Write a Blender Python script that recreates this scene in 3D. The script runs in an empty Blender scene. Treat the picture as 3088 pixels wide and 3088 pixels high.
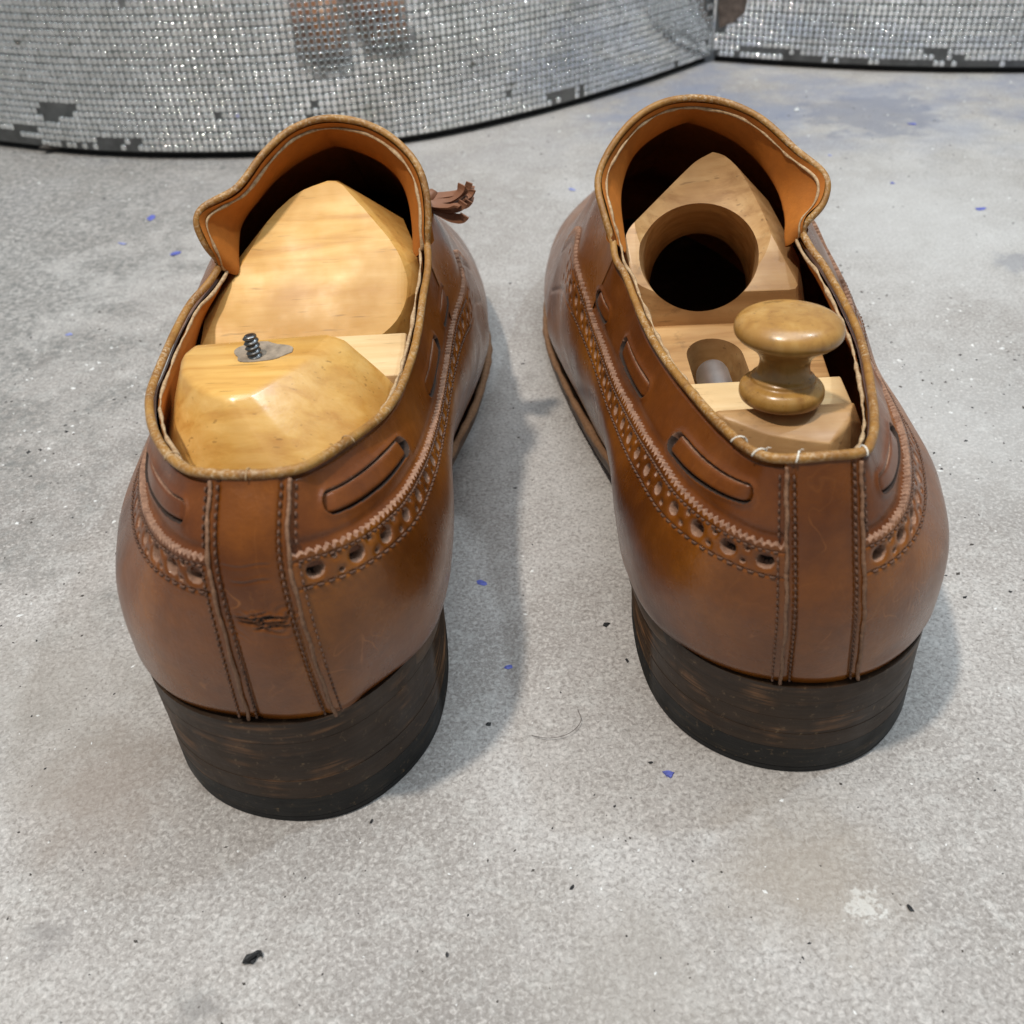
import math, random
import numpy as np

# ------------------------------------------------------------------ shoe surface
def cspline_tangents(u, P, period=None):
    """finite-difference tangents for non-uniform points P(n,k) at params u; closed when period given"""
    n = len(u)
    T = np.zeros_like(P)
    for i in range(n):
        if period is None and i in (0, n - 1):
            j = 1 if i == 0 else n - 1
            T[i] = (P[j] - P[j - 1]) / (u[j] - u[j - 1])
            continue
        ip, im = (i + 1) % n, (i - 1) % n
        h1 = (u[ip] - u[i]) % period if period else u[ip] - u[i]
        h0 = (u[i] - u[im]) % period if period else u[i] - u[im]
        d1 = (P[ip] - P[i]) / h1
        d0 = (P[i] - P[im]) / h0
        T[i] = (d0 * h1 + d1 * h0) / (h0 + h1)
    return T


def hermite(u, P, T, x, period=None):
    x = np.asarray(x, float)
    n = len(u)
    if period:
        x = (x - u[0]) % period + u[0]
    i = np.clip(np.searchsorted(u, x, side='right') - 1, 0, n - 1 if period else n - 2)
    ip = (i + 1) % n
    u1 = np.where(ip == 0, u[0] + (period or 0), u[ip]) if period else u[ip]
    h = u1 - u[i]
    s = ((x - u[i]) / h)[..., None]
    h = h[..., None]
    return ((2 * s**3 - 3 * s**2 + 1) * P[i] + (s**3 - 2 * s**2 + s) * h * T[i]
            + (-2 * s**3 + 3 * s**2) * P[ip] + (s**3 - s**2) * h * T[ip])


# stations of the right shoe, x lateral +, metres; B feather, M bulge, K upper wall, T top line
R_T = {'c': (-.0038, .0040, .0882),
       'med': [(-.0105, .0046, .0876), (-.0155, .0085, .0866), (-.0182, .0185, .0846), (-.0213, .038, .0812),
               (-.0260, .070, .0785), (-.0289, .100, .0812), (-.0309, .110, .0858)],
       'lat': [(.0030, .0052, .0876), (.0062, .0092, .0866), (.0102, .018, .0846), (.0163, .038, .0812),
               (.0230, .070, .0785), (.0232, .100, .0805), (.0198, .1115, .0850)],
       'ridge': -.006}
L_T = {'c': (-.0038, .0078, .0926),          # mirrored: here x is lateral +, as if it were a right shoe
       'lat': [(.0032, .0090, .0924), (.0105, .0145, .0910), (.0180, .0270, .0884), (.0255, .0460, .0846),
               (.0298, .070, .0812), (.0293, .100, .0818), (.0228, .1140, .0868)],
       'med': [(-.0108, .0086, .0924), (-.0150, .0140, .0908), (-.0185, .0225, .0882), (-.0247, .0400, .0838),
               (-.0289, .070, .0800), (-.0306, .098, .0814), (-.0315, .1195, .0868)],
       'ridge': -.0065}
BMK = {'c': ((.003, .0010, 0), (-.0005, -.0032, .024), (-.0025, -.0010, .042)),
       'med': [((-.0052, .0022, 0), (-.0080, -.0020, .024), (-.0096, .0000, .042)),
               ((-.0180, .0080, 0), (-.0212, .0045, .023), (-.0197, .0058, .041)),
               ((-.0290, .0205, 0), (-.0312, .0175, .022), (-.0275, .0178, .040)),
               ((-.0335, .040, -.001), (-.0357, .038, .0215), (-.0315, .038, .0385)),
               ((-.0315, .070, -.005), (-.0356, .070, .0190), (-.0338, .070, .0345)),
               ((-.0290, .100, -.012), (-.0365, .100, .0140), (-.0352, .100, .0330)),
               ((-.0310, .125, -.018), (-.0395, .125, .0100), (-.0365, .122, .0330))],
       'lat': [((.0112, .0022, 0), (.0072, -.0020, .024), (.0046, .0004, .042)),
               ((.0225, .0080, 0), (.0198, .0045, .023), (.0137, .0062, .041)),
               ((.0335, .0205, 0), (.0308, .0175, .022), (.0212, .0175, .040)),
               ((.0380, .040, -.001), (.0373, .038, .0215), (.0288, .038, .0385)),
               ((.0360, .070, -.005), (.0405, .070, .0190), (.0345, .070, .0345)),
               ((.0340, .100, -.012), (.0435, .100, .0130), (.0365, .100, .0320)),
               ((.0390, .125, -.018), (.0480, .125, .0080), (.0390, .122, .0330))]}
VAMP_MED = [((-.0375, .165, .0105), (-.0430, .165, .033), (-.0325, .160, .0790), (.160, .1055)),
            ((-.0415, .195, .0100), (-.0455, .193, .029), (-.0335, .190, .0620), (.190, .0870)),
            ((-.0395, .230, .0110), (-.0432, .228, .028), (-.0300, .224, .0510), (.215, .0700)),
            ((-.0310, .265, .0140), (-.0340, .263, .029), (-.0220, .259, .0440), (.250, .0560)),
            ((-.0170, .287, .0170), (-.0185, .285, .030), (-.0130, .280, .0410), (.270, .0490))]
VAMP_LAT = [((.0480, .165, .0105), (.0520, .165, .031), (.0300, .160, .0790), (.160, .1055)),
            ((.0500, .190, .0100), (.0530, .188, .029), (.0300, .187, .0610), (.190, .0870)),
            ((.0450, .228, .0110), (.0485, .226, .028), (.0270, .222, .0510), (.215, .0700)),
            ((.0310, .265, .0140), (.0335, .263, .029), (.0160, .259, .0440), (.250, .0560)),
            ((.0120, .287, .0170), (.0130, .285, .030), (.0050, .280, .0410), (.270, .0490))]
TOE = ((-.003, .294, .0185), (-.003, .2925, .0310), (-.004, .2870, .0400), (.278, .0440))


class ShoeSurf:
    """closed upper surface: u = metres along the bulge from the centre back (+ medial, - lateral), t = 0 feather .. 1 top"""

    def __init__(self, Ts, hz, flip, bx):
        self.hz, self.flip = hz, flip
        rg = Ts['ridge']

        def q(b, m, k, t):
            b, m, k = (np.array(v, float) for v in (b, m, k))
            if b[1] < .005:                             # the back strip stands a little askew on the left shoe
                b[0] = b[0] * (1.08 if bx else 1) + bx
                m[0] += bx * .45
            b[2] += hz; m[2] += hz; k[2] += hz
            dz = t[2] - .088
            k[2] += dz * .7; 
            return [b, m, k, np.array(t, float)]

        def v(b, m, k, t):
            return [np.array(b, float), np.array(m, float), np.array(k, float), np.array((rg, t[0], t[1]), float)]

        def between(a, b):                              # rounds the arch where the tongue leaves the vamp
            r = [(x + y) / 2 for x, y in zip(a[:3], b[:3])]
            t = a[3] + (b[3] - a[3]) * .66; t[0] = rg + (a[3][0] - rg) * .80
            r[2] = .5 * (r[1] + t) + np.array([.004 * np.sign(t[0] - rg), 0, .002])
            return r + [t]

        med = [q(*BMK['med'][i], Ts['med'][i]) for i in range(7)]; vm = [v(*s) for s in VAMP_MED]
        lat = [q(*BMK['lat'][i], Ts['lat'][i]) for i in range(7)]; vl = [v(*s) for s in VAMP_LAT]
        med = med + [between(med[6], vm[0])] + vm
        lat = lat + [between(lat[6], vl[0])] + vl
        cen, toe = q(*BMK['c'], Ts['c']), v(*TOE)
        loop = [toe] + lat[::-1] + [cen] + med          # u increasing from toe (lateral side) to before toe (medial)
        A = np.array(loop)                              # n,4,3
        nl = len(lat)
        M = A[:, 1]
        seg = np.linalg.norm(np.roll(M, -1, 0) - M, axis=1)
        u = np.concatenate([[0], np.cumsum(seg)[:-1]])
        self.period = seg.sum()
        self.u = u - u[nl + 1]
        self.umin = self.u[0]
        self.umax = self.umin + self.period
        # ghosts past the top
        n = len(loop)
        G = np.zeros((n, 3))
        for i in range(n):
            if i == 0:
                G[i] = 2 * A[i, 3] - A[i, 2]
                continue
            j = n - i                                   # partner across the shoe
            if i <= nl - 8 or i > nl + 1 + 8:
                G[i] = A[j, 2]
            else:
                G[i] = 2 * A[i, 3] - A[i, 2]
        g0 = 2 * A[:, 0] - A[:, 1]
        g0[:, 2] = A[:, 0, 2] - .5 * (A[:, 1, 2] - A[:, 0, 2])
        P = np.concatenate([g0[:, None], A, G[:, None]], 1)      # n,6,3
        self.P = P.reshape(n, 18)
        self.Tn = cspline_tangents(self.u, self.P, self.period)
        self.u_throat_med = self.u[nl + 1 + 7]
        self.u_throat_lat = self.u[nl + 1 - 7]

    def raw(self, u, t):
        u = np.asarray(u, float); t = np.asarray(t, float)
        u, t = np.broadcast_arrays(u, t)
        P = hermite(self.u, self.P, self.Tn, u, self.period).reshape(u.shape + (6, 3))
        s = np.clip(t, 0, 1) * 3
        i = np.clip(np.floor(s).astype(int), 0, 2)
        f = (s - i)[..., None]
        g = lambda k: np.take_along_axis(P, (i + k)[..., None, None].repeat(3, -1), axis=-2)[..., 0, :]
        p0, p1, p2, p3 = g(0), g(1), g(2), g(3)
        p = .5 * (2 * p1 + (p2 - p0) * f + (2 * p0 - 5 * p1 + 4 * p2 - p3) * f**2 + (3 * p1 - p0 - 3 * p2 + p3) * f**3)
        return p

    def pos(self, u, t, off=0.):
        p = self.raw(u, t)
        if np.any(np.asarray(off) != 0):
            p = p + self.normal(u, t) * np.asarray(off)[..., None]
        if self.flip:
            p = p * np.array([-1, 1, 1.])
        return p

    def normal(self, u, t):
        e = 2e-4
        u = np.asarray(u, float); t = np.clip(np.asarray(t, float), .003, .997)
        u, t = np.broadcast_arrays(u, t)
        du = self.raw(u + e, t) - self.raw(u - e, t)
        dt = self.raw(u, t + 2e-3) - self.raw(u, t - 2e-3)
        n = np.cross(dt, du)
        # +u runs to medial (-x) seen from the back, so cross(dt, du) points outward
        return n / np.maximum(np.linalg.norm(n, axis=-1, keepdims=True), 1e-12)

SHOE_L = ShoeSurf(L_T, .0350, True, -.0055)
SHOE_R = ShoeSurf(R_T, .0303, False, 0.)
ORG_L = np.array([-.0509, .1437, 0.])
ORG_R = np.array([.0622, .1502, 0.])
import bpy, bmesh
from mathutils import Matrix, Vector

# ------------------------------------------------------------------ camera, world, lamps
SC = bpy.context.scene
COL = SC.collection
CAM_H, CAM_TILT, CAM_ROLL = .20, math.radians(38), math.radians(3)
_r = np.array([1, 0, 0.]); _u = np.array([0, math.sin(CAM_TILT), math.cos(CAM_TILT)])
_d = np.array([0, math.cos(CAM_TILT), -math.sin(CAM_TILT)])
_R = _r * math.cos(CAM_ROLL) - _u * math.sin(CAM_ROLL)
_U = _r * math.sin(CAM_ROLL) + _u * math.cos(CAM_ROLL)
cam = bpy.data.cameras.new('camera')
cam.sensor_width = 36; cam.lens = 36; cam.clip_start = .01; cam.clip_end = 60
cam.dof.use_dof = True; cam.dof.focus_distance = .265; cam.dof.aperture_fstop = 24
camo = bpy.data.objects.new('camera', cam); COL.objects.link(camo)
camo.matrix_world = Matrix(((_R[0], _U[0], -_d[0], 0), (_R[1], _U[1], -_d[1], 0), (_R[2], _U[2], -_d[2], CAM_H), (0, 0, 0, 1)))
SC.camera = camo

world = bpy.data.worlds.new('World'); SC.world = world; world.use_nodes = True
world.node_tree.nodes['Background'].inputs[0].default_value = (.80, .93, 1.0, 1)
world.node_tree.nodes['Background'].inputs[1].default_value = .27


def lamp(name, loc, aim, power, col, size, shape='DISK'):
    l = bpy.data.lights.new(name, 'AREA'); l.shape = shape; l.size = size; l.energy = power; l.color = col
    o = bpy.data.objects.new(name, l); COL.objects.link(o); o.location = loc
    o.rotation_euler = (Vector(aim) - Vector(loc)).to_track_quat('-Z', 'Y').to_euler()
    return o

lamp('warm_ceiling_lamp', (-.375, -.09, 1.40), (0, .25, 0), 13.0, (1.0, .91, .79), .07)
lamp('cool_ceiling_lamp', (.56, .34, 1.12), (0, .25, 0), 3.4, (.76, .90, 1.0), .05)

lamp('added_overhead_fill', (.10, .30, 2.3), (.05, .30, 0), 29.0, (.88, .95, 1.0), 1.5, 'SQUARE')  # added soft fill from overhead for top-lit shading, no panel known there

SC.view_settings.view_transform = 'Standard'; SC.view_settings.look = 'None'
SC.view_settings.exposure = .16; SC.view_settings.gamma = 1
SC.cycles.max_bounces = 8

# ------------------------------------------------------------------ materials
class NT:
    def __init__(s, name):
        s.m = bpy.data.materials.new(name); s.m.use_nodes = True
        s.t = s.m.node_tree; s.b = s.t.nodes['Principled BSDF']
        s.tc = s.t.nodes.new('ShaderNodeTexCoord')

    def n(s, typ, **kw):
        x = s.t.nodes.new('ShaderNode' + typ)
        for k, v in kw.items():
            if k.startswith('i_'):
                key = k[2:]
                x.inputs[int(key) if key.isdigit() else key.replace('_', ' ')].default_value = v
            else:
                setattr(x, k, v)
        return x

    def l(s, a, b):
        s.t.links.new(a, b); return s

    def coords(s, scale=(1, 1, 1), rot=(0, 0, 0), kind='Object', loc=(0, 0, 0)):
        m = s.n('Mapping'); m.inputs['Scale'].default_value = scale; m.inputs['Rotation'].default_value = rot
        m.inputs['Location'].default_value = loc
        s.l(s.tc.outputs[kind], m.inputs[0]); return m.outputs[0]

    def noise(s, vec, scale, detail=4, rough=.55, dist=0.):
        x = s.n('TexNoise', i_Scale=scale, i_Detail=detail, i_Roughness=rough, i_Distortion=dist)
        s.l(vec, x.inputs['Vector']); return x.outputs['Fac']

    def ramp(s, fac, stops, interp='LINEAR'):
        x = s.n('ValToRGB'); x.color_ramp.interpolation = interp
        e = x.color_ramp.elements
        while len(e) < len(stops): e.new(.5)
        for i, (p, c) in enumerate(stops):
            e[i].position = p
            e[i].color = (c, c, c, 1) if not hasattr(c, '__len__') else (*c[:3], 1)
        s.l(fac, x.inputs[0]); return x.outputs[0]

    def mix(s, fac, a, b, mode='MIX'):
        x = s.n('Mix', data_type='RGBA', blend_type=mode)
        for sock, v in ((x.inputs[0], fac), (x.inputs[6], a), (x.inputs[7], b)):
            if hasattr(v, 'is_linked') or hasattr(v, 'links'): s.l(v, sock)
            elif hasattr(v, '__len__'): sock.default_value = (*v[:3], 1)
            else: sock.default_value = v
        return x.outputs[2]

    def math(s, op, a, b=0.):
        x = s.n('Math', operation=op)
        for sock, v in ((x.inputs[0], a), (x.inputs[1], b)):
            if hasattr(v, 'links'): s.l(v, sock)
            else: sock.default_value = v
        return x.outputs[0]

    def bump(s, h, dist, strength=1., prev=None):
        x = s.n('Bump', i_Strength=strength, i_Distance=dist)
        s.l(h, x.inputs['Height'])
        if prev is not None: s.l(prev, x.inputs['Normal'])
        return x.outputs[0]

    def out(s, col=None, rough=None, normal=None, **kw):
        b = s.b.inputs
        if col is not None:
            if hasattr(col, 'links'): s.l(col, b['Base Color'])
            else: b['Base Color'].default_value = (*col[:3], 1)
        if rough is not None:
            if hasattr(rough, 'links'): s.l(rough, b['Roughness'])
            else: b['Roughness'].default_value = rough
        if normal is not None: s.l(normal, b['Normal'])
        for k, v in kw.items(): b[k.replace('_', ' ')].default_value = v
        return s.m


def leather(name, c0, c1, c2, rough=.30, coat=.18, grain=.00006, scratch=True, scale=22.):
    k = NT(name); v = k.coords()
    big = k.noise(v, scale, 4, .55, .3)
    col = k.ramp(big, [(.32, c0), (.5, c1), (.70, c2)])
    dk = k.ramp(k.noise(v, 70, 3, .6), [(.52, 0.), (.80, .45)])
    col = k.mix(dk, col, tuple(x * .6 for x in c0))
    fine = k.noise(v, 420, 5, .65)
    col = k.mix(k.ramp(fine, [(.35, .0), (.75, .30)]), col, tuple(x * .55 for x in c0))
    sv = k.coords((1, 1, .55), (.5, .3, .2)); s1 = k.noise(sv, 130, 2, .4, .6)
    sline = k.ramp(s1, [(.490, 0.), (.5, 1.), (.510, 0.)])
    mask = k.ramp(k.noise(v, 48, 3, .5), [(.55, 0.), (.66, 1.)])
    s2 = k.noise(k.coords((.5, .5, 1), (.2, .9, .4)), 260, 2, .4, 1.)
    sline = k.math('MAXIMUM', sline, k.math('MULTIPLY', k.ramp(s2, [(.488, 0.), (.5, .8), (.512, 0.)]), k.ramp(k.noise(v, 31, 2, .5), [(.56, 0.), (.64, 1.)])))
    mask = k.math('MAXIMUM', mask, .12)
    sm = k.math('MULTIPLY', sline, mask)
    if scratch:
        col = k.mix(k.math('MULTIPLY', sm, .45), col, tuple(min(1, x * 1.7 + .04) for x in c2))
    g = k.noise(v, 1500, 3, .6)
    nb = k.bump(g, grain)
    nb = k.bump(k.noise(v, 170, 4, .6), .00022, .5, nb)
    if scratch: nb = k.bump(sm, .00008, -.6, nb)
    rg = k.ramp(k.noise(v, 75, 4, .6), [(.3, rough - .09), (.7, rough + .10)])
    return k.out(col, rg, nb, Coat_Weight=coat, Coat_Roughness=.14, IOR=1.42)


def raw_leather(name, a, b, rough=.85):
    k = NT(name); v = k.coords()
    n = k.noise(v, 900, 4, .7)
    col = k.ramp(n, [(.3, a), (.7, b)])
    return k.out(col, rough, k.bump(n, .0002, .8))


def wood(name, a, b, c, axis=(30, 300, 300), rough=.38, coat=.15, wear=.25, rot=(0, 0, 0)):
    k = NT(name); v = k.coords(axis, rot); o = k.coords()
    n1 = k.noise(v, 1.0, 5, .6, .4)
    col = k.ramp(n1, [(.28, a), (.5, b), (.75, c)])
    big = k.noise(o, 45, 3, .5)
    col = k.mix(k.ramp(big, [(.4, 0.), (.66, .65)]), col, tuple(x * .85 for x in a))
    pv = k.coords(tuple(x * 3.2 for x in axis), rot)
    pores = k.ramp(k.noise(pv, 1.0, 2, .5), [(.27, 1.), (.34, 0.)])
    col = k.mix(k.math('MULTIPLY', pores, .5), col, tuple(x * .4 for x in a))
    dirt = k.ramp(k.noise(o, 130, 5, .7), [(.58, 0.), (.75, wear)])
    col = k.mix(dirt, col, (.12, .07, .03))
    nb = k.bump(n1, .0002, .35)
    nb = k.bump(k.noise(o, 160, 3, .5), .0005, .22, nb)
    rg = k.ramp(k.noise(o, 90, 4, .6), [(.3, rough - .1), (.7, rough + .14)])
    return k.out(col, rg, nb, Coat_Weight=coat, Coat_Roughness=.2)


def simple(name, col, rough=.6, metal=0., noise_amt=.2, nscale=200, bump=0.):
    k = NT(name); v = k.coords(); n = k.noise(v, nscale, 4, .6)
    c = k.ramp(n, [(.3, tuple(x * (1 - noise_amt) for x in col)), (.7, tuple(min(1, x * (1 + noise_amt)) for x in col))])
    nb = k.bump(n, bump, 1.) if bump else None
    return k.out(c, rough, nb, Metallic=metal)


M = {}
M['leather'] = leather('brown_calf_leather', (.090, .023, .0032), (.200, .058, .006), (.335, .112, .011), scale=17.)
M['leather_dark'] = leather('burnished_brown_leather', (.090, .023, .005), (.160, .044, .007), (.235, .072, .010), rough=.34, coat=.12)
M['leather_strip'] = leather('warm_brown_leather', (.095, .024, .0033), (.215, .062, .006), (.36, .122, .012), scale=19.)
M['raw'] = raw_leather('raw_cut_leather', (.16, .078, .046), (.38, .22, .145))
M['lining'] = leather('tan_lining_leather', (.40, .125, .018), (.47, .155, .022), (.53, .185, .03), rough=.55, coat=0., scratch=False)
M['thread'] = raw_leather('brown_thread', (.060, .026, .015), (.17, .085, .05), .8)
M['white_thread'] = raw_leather('white_thread', (.6, .55, .47), (.8, .76, .68), .85)
M['edge'] = raw_leather('pale_lining_edge', (.26, .14, .06), (.58, .42, .25), .8)


def piping_mat(name, pale):
    k = NT(name); v = k.coords()
    n = k.noise(v, 110, 5, .7); f = k.noise(v, 1300, 3, .65)
    col = k.ramp(n, [(.30, (.20, .080, .013)), (.5, (.30, .135, .023)), (.70, (.39, .20, .045))])
    col = k.mix(k.math('MULTIPLY', k.ramp(f, [(.48, 0.), (.64, pale)]), k.ramp(k.noise(v, 60, 3, .6), [(.42, .15), (.62, 1.)])), col, (.70, .56, .38))
    col = k.mix(k.ramp(k.noise(v, 380, 3, .6), [(.56, 0.), (.72, .40)]), col, (.11, .045, .012))
    return k.out(col, .55, k.bump(f, .00025, .6))


M['piping'] = piping_mat('tan_piping_worn', .55)


def heel_mat(name, a, b, rust, rough):
    k = NT(name); v = k.coords((22, 22, 340)); o = k.coords()
    lines = k.noise(v, 1.0, 5, .7, .5)
    col = k.ramp(lines, [(.3, a), (.7, b)])
    r = k.math('MULTIPLY', k.ramp(k.noise(v, 1.6, 3, .6), [(.50, 0.), (.62, 1.)]), k.ramp(k.noise(o, 70, 3, .6), [(.45, 0.), (.65, .85)]))
    col = k.mix(r, col, rust)
    sp = k.ramp(k.noise(o, 600, 4, .7), [(.60, 0.), (.72, .45)])
    col = k.mix(sp, col, (.26, .17, .09))
    nb = k.bump(lines, .0003, .4)
    nb = k.bump(k.noise(o, 300, 4, .6), .0003, .35, nb)
    return k.out(col, k.ramp(k.noise(o, 90, 3, .6), [(.3, rough - .1), (.7, rough + .12)]), nb, Specular_IOR_Level=.32)


M['heel'] = heel_mat('stacked_heel_leather', (.020, .011, .006), (.046, .026, .014), (.19, .090, .038), .52)
M['rubber'] = heel_mat('black_heel_rubber', (.006, .0058, .0055), (.012, .011, .010), (.05, .035, .02), .55)
M['welt'] = raw_leather('tan_welt_leather', (.15, .075, .035), (.30, .165, .085), .6)
M['lip'] = simple('matt_black_rubber_lip', (.006, .006, .006), .75, 0., .3, 200)
M['sole'] = heel_mat('sole_edge_leather', (.060, .035, .020), (.13, .075, .04), (.22, .12, .06), .55)
M['wood'] = wood('yellow_beech_wood', (.50, .235, .046), (.65, .36, .090), (.74, .455, .145), (25, 260, 260), .52, .03, .12)
M['wood_gloss'] = wood('varnished_yellow_beech_wood', (.52, .245, .048), (.67, .375, .095), (.76, .47, .155), (25, 260, 260), .36, .35, .12)
M['wood_pale'] = wood('pale_beech_wood', (.60, .40, .19), (.68, .47, .24), (.74, .55, .31), (25, 300, 300), .5, .05)
M['wood_old'] = wood('old_worn_beech_wood', (.32, .16, .055), (.50, .285, .115), (.64, .41, .19), (25, 260, 260), .52, .04, .6)
M['wood_knob'] = wood('varnished_knob_wood', (.33, .155, .034), (.48, .255, .064), (.58, .345, .11), (300, 300, 36), .30, .25, .8)
M['steel'] = simple('steel', (.20, .20, .20), .34, 1., .25, 300, .0001)
M['tube'] = simple('dull_steel_tube', (.68, .68, .68), .42, 1., .15, 120)
M['recess_shade'] = raw_leather('painted_recess_shade', (.018, .009, .005), (.04, .02, .012))  # dark colour that paints shade into punched holes, lace slots and strip cracks
M['ridge'] = raw_leather('pale_seam_edge', (.14, .065, .032), (.30, .16, .09), .7)
M['stain'] = simple('grey_metal_stain', (.27, .21, .155), .6, 0., .35, 500)

# ------------------------------------------------------------------ mesh helpers
def link(name, me, parent=None, mats=()):
    for m in mats: me.materials.append(m)
    o = bpy.data.objects.new(name, me); COL.objects.link(o)
    if parent is not None: o.parent = parent
    return o


def mesh_from(name, V, Fs, mi=None, smooth=True):
    me = bpy.data.meshes.new(name)
    me.from_pydata([tuple(map(float, v)) for v in V], [], [tuple(map(int, f)) for f in Fs])
    if mi is not None: me.polygons.foreach_set('material_index', np.asarray(mi, np.int32))
    if smooth: me.polygons.foreach_set('use_smooth', np.ones(len(me.polygons), bool))
    me.update(); return me


def grid_mesh(name, P, mi=None, flip=False, close_u=False):
    """P[rows, cols, 3]; quads, fast path"""
    nr, nc = P.shape[:2]
    idx = np.arange(nr * nc).reshape(nr, nc)
    if close_u: idx = np.concatenate([idx, idx[:, :1]], 1)
    a, b, c, d = idx[:-1, :-1], idx[:-1, 1:], idx[1:, 1:], idx[1:, :-1]
    q = np.stack([a, d, c, b] if flip else [a, b, c, d], -1).reshape(-1, 4)
    me = bpy.data.meshes.new(name)
    me.vertices.add(nr * nc); me.vertices.foreach_set('co', P.reshape(-1).astype(np.float32))
    me.loops.add(q.size); me.loops.foreach_set('vertex_index', q.reshape(-1).astype(np.int32))
    me.polygons.add(len(q)); me.polygons.foreach_set('loop_start', np.arange(0, q.size, 4, dtype=np.int32))
    if mi is not None: me.polygons.foreach_set('material_index', mi.reshape(-1).astype(np.int32))
    me.polygons.foreach_set('use_smooth', np.ones(len(q), bool))
    me.update(calc_edges=True); me.validate(); return me


def frames(pts, closed):
    n = len(pts)
    t = np.roll(pts, -1, 0) - np.roll(pts, 1, 0)
    if not closed: t[0] = pts[1] - pts[0]; t[-1] = pts[-1] - pts[-2]
    t /= np.maximum(np.linalg.norm(t, axis=1, keepdims=True), 1e-12)
    ref = np.array([0, 0, 1.]); N = []
    v = np.cross(t[0], ref)
    if np.linalg.norm(v) < 1e-3: v = np.cross(t[0], [1, 0, 0.])
    for i in range(n):
        v = v - t[i] * (v @ t[i]); v /= np.linalg.norm(v); N.append(v.copy())
    N = np.array(N); return t, N, np.cross(t, N)


def tube(pts, rad, seg=8, closed=False, jitter=0., rng=None):
    pts = np.asarray(pts, float); n = len(pts)
    t, N, B = frames(pts, closed)
    r = np.broadcast_to(np.asarray(rad, float), (n,)).copy()
    if jitter: r = r * (1 + jitter * (rng.random(n) - .5))
    a = np.linspace(0, 2 * np.pi, seg, endpoint=False)
    P = pts[:, None] + r[:, None, None] * (np.cos(a)[None, :, None] * N[:, None] + np.sin(a)[None, :, None] * B[:, None])
    V = P.reshape(-1, 3); Fs = []
    for i in range(n if closed else n - 1):
        j = (i + 1) % n
        for k in range(seg):
            l = (k + 1) % seg
            Fs.append((i * seg + k, i * seg + l, j * seg + l, j * seg + k))
    if not closed:
        Fs.append(tuple(range(seg))[::-1]); Fs.append(tuple(range((n - 1) * seg, n * seg)))
    return V, Fs


def catmull(pts, n):
    P = np.asarray(pts, float)
    d = np.concatenate([[0], np.cumsum(np.linalg.norm(np.diff(P, axis=0), axis=1))])
    T = cspline_tangents(d, P)
    return hermite(d, P, T, np.linspace(0, d[-1] * (1 - 1e-9), n))


def resample(P, n):
    d = np.concatenate([[0], np.cumsum(np.linalg.norm(np.diff(P, axis=0), axis=1))])
    x = np.linspace(0, d[-1], n)
    return np.stack([np.interp(x, d, P[:, i]) for i in range(3)], 1)


def hull_mesh(name, pts, bevel=.0006, seg=2):
    bm = bmesh.new()
    for p in pts: bm.verts.new(p)
    r = bmesh.ops.convex_hull(bm, input=bm.verts)
    bmesh.ops.delete(bm, geom=[g for g in set(r['geom_interior']) | set(r['geom_unused']) if isinstance(g, bmesh.types.BMVert)], context='VERTS')
    bmesh.ops.dissolve_limit(bm, angle_limit=math.radians(5), verts=bm.verts, edges=bm.edges)
    if bevel:
        bmesh.ops.bevel(bm, geom=[e for e in bm.edges], offset=bevel, segments=seg, profile=.5, affect='EDGES', clamp_overlap=True)
    bmesh.ops.recalc_face_normals(bm, faces=bm.faces)
    me = bpy.data.meshes.new(name); bm.to_mesh(me); bm.free()
    return me


def prism_mesh(name, poly_bot, poly_top, bevel=.0004):
    """closed solid between two rings of the same length"""
    n = len(poly_bot)
    bm = bmesh.new()
    a = [bm.verts.new(p) for p in poly_bot]; b = [bm.verts.new(p) for p in poly_top]
    for i in range(n):
        f = bm.faces.new((a[i], a[(i + 1) % n], b[(i + 1) % n], b[i])); f.smooth = True
    ft, fb = bm.faces.new(b), bm.faces.new(a[::-1])
    if bevel:
        bmesh.ops.bevel(bm, geom=list(ft.edges) + list(fb.edges), offset=bevel, segments=2, profile=.5, affect='EDGES', clamp_overlap=True)
    bmesh.ops.recalc_face_normals(bm, faces=bm.faces)
    me = bpy.data.meshes.new(name); bm.to_mesh(me); bm.free(); return me


def lathe_mesh(name, prof, seg=48):
    V, Fs = [], []
    for r, z in prof:
        for k in range(seg):
            a = 2 * math.pi * k / seg; V.append((r * math.cos(a), r * math.sin(a), z))
    for i in range(len(prof) - 1):
        for k in range(seg):
            l = (k + 1) % seg; Fs.append((i * seg + k, i * seg + l, (i + 1) * seg + l, (i + 1) * seg + k))
    Fs.append(tuple(range(seg))[::-1]); Fs.append(tuple(range((len(prof) - 1) * seg, len(prof) * seg)))
    return mesh_from(name, V, Fs)


def empty(name, loc, label, cat, group=None):
    o = bpy.data.objects.new(name, None); COL.objects.link(o); o.location = loc; o.empty_display_size = .02
    o['label'] = label; o['category'] = cat
    if group: o['group'] = group
    return o


def boolean_cut(o, cutters):
    for c in cutters:
        md = o.modifiers.new('cut', 'BOOLEAN'); md.operation = 'DIFFERENCE'; md.object = c; md.solver = 'EXACT'
    bpy.context.view_layer.update()
    dg = bpy.context.evaluated_depsgraph_get()
    me = bpy.data.meshes.new_from_object(o.evaluated_get(dg))
    o.modifiers.clear(); old = o.data; o.data = me; bpy.data.meshes.remove(old)
    for c in cutters:
        d = c.data; bpy.data.objects.remove(c); bpy.data.meshes.remove(d)


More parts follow.
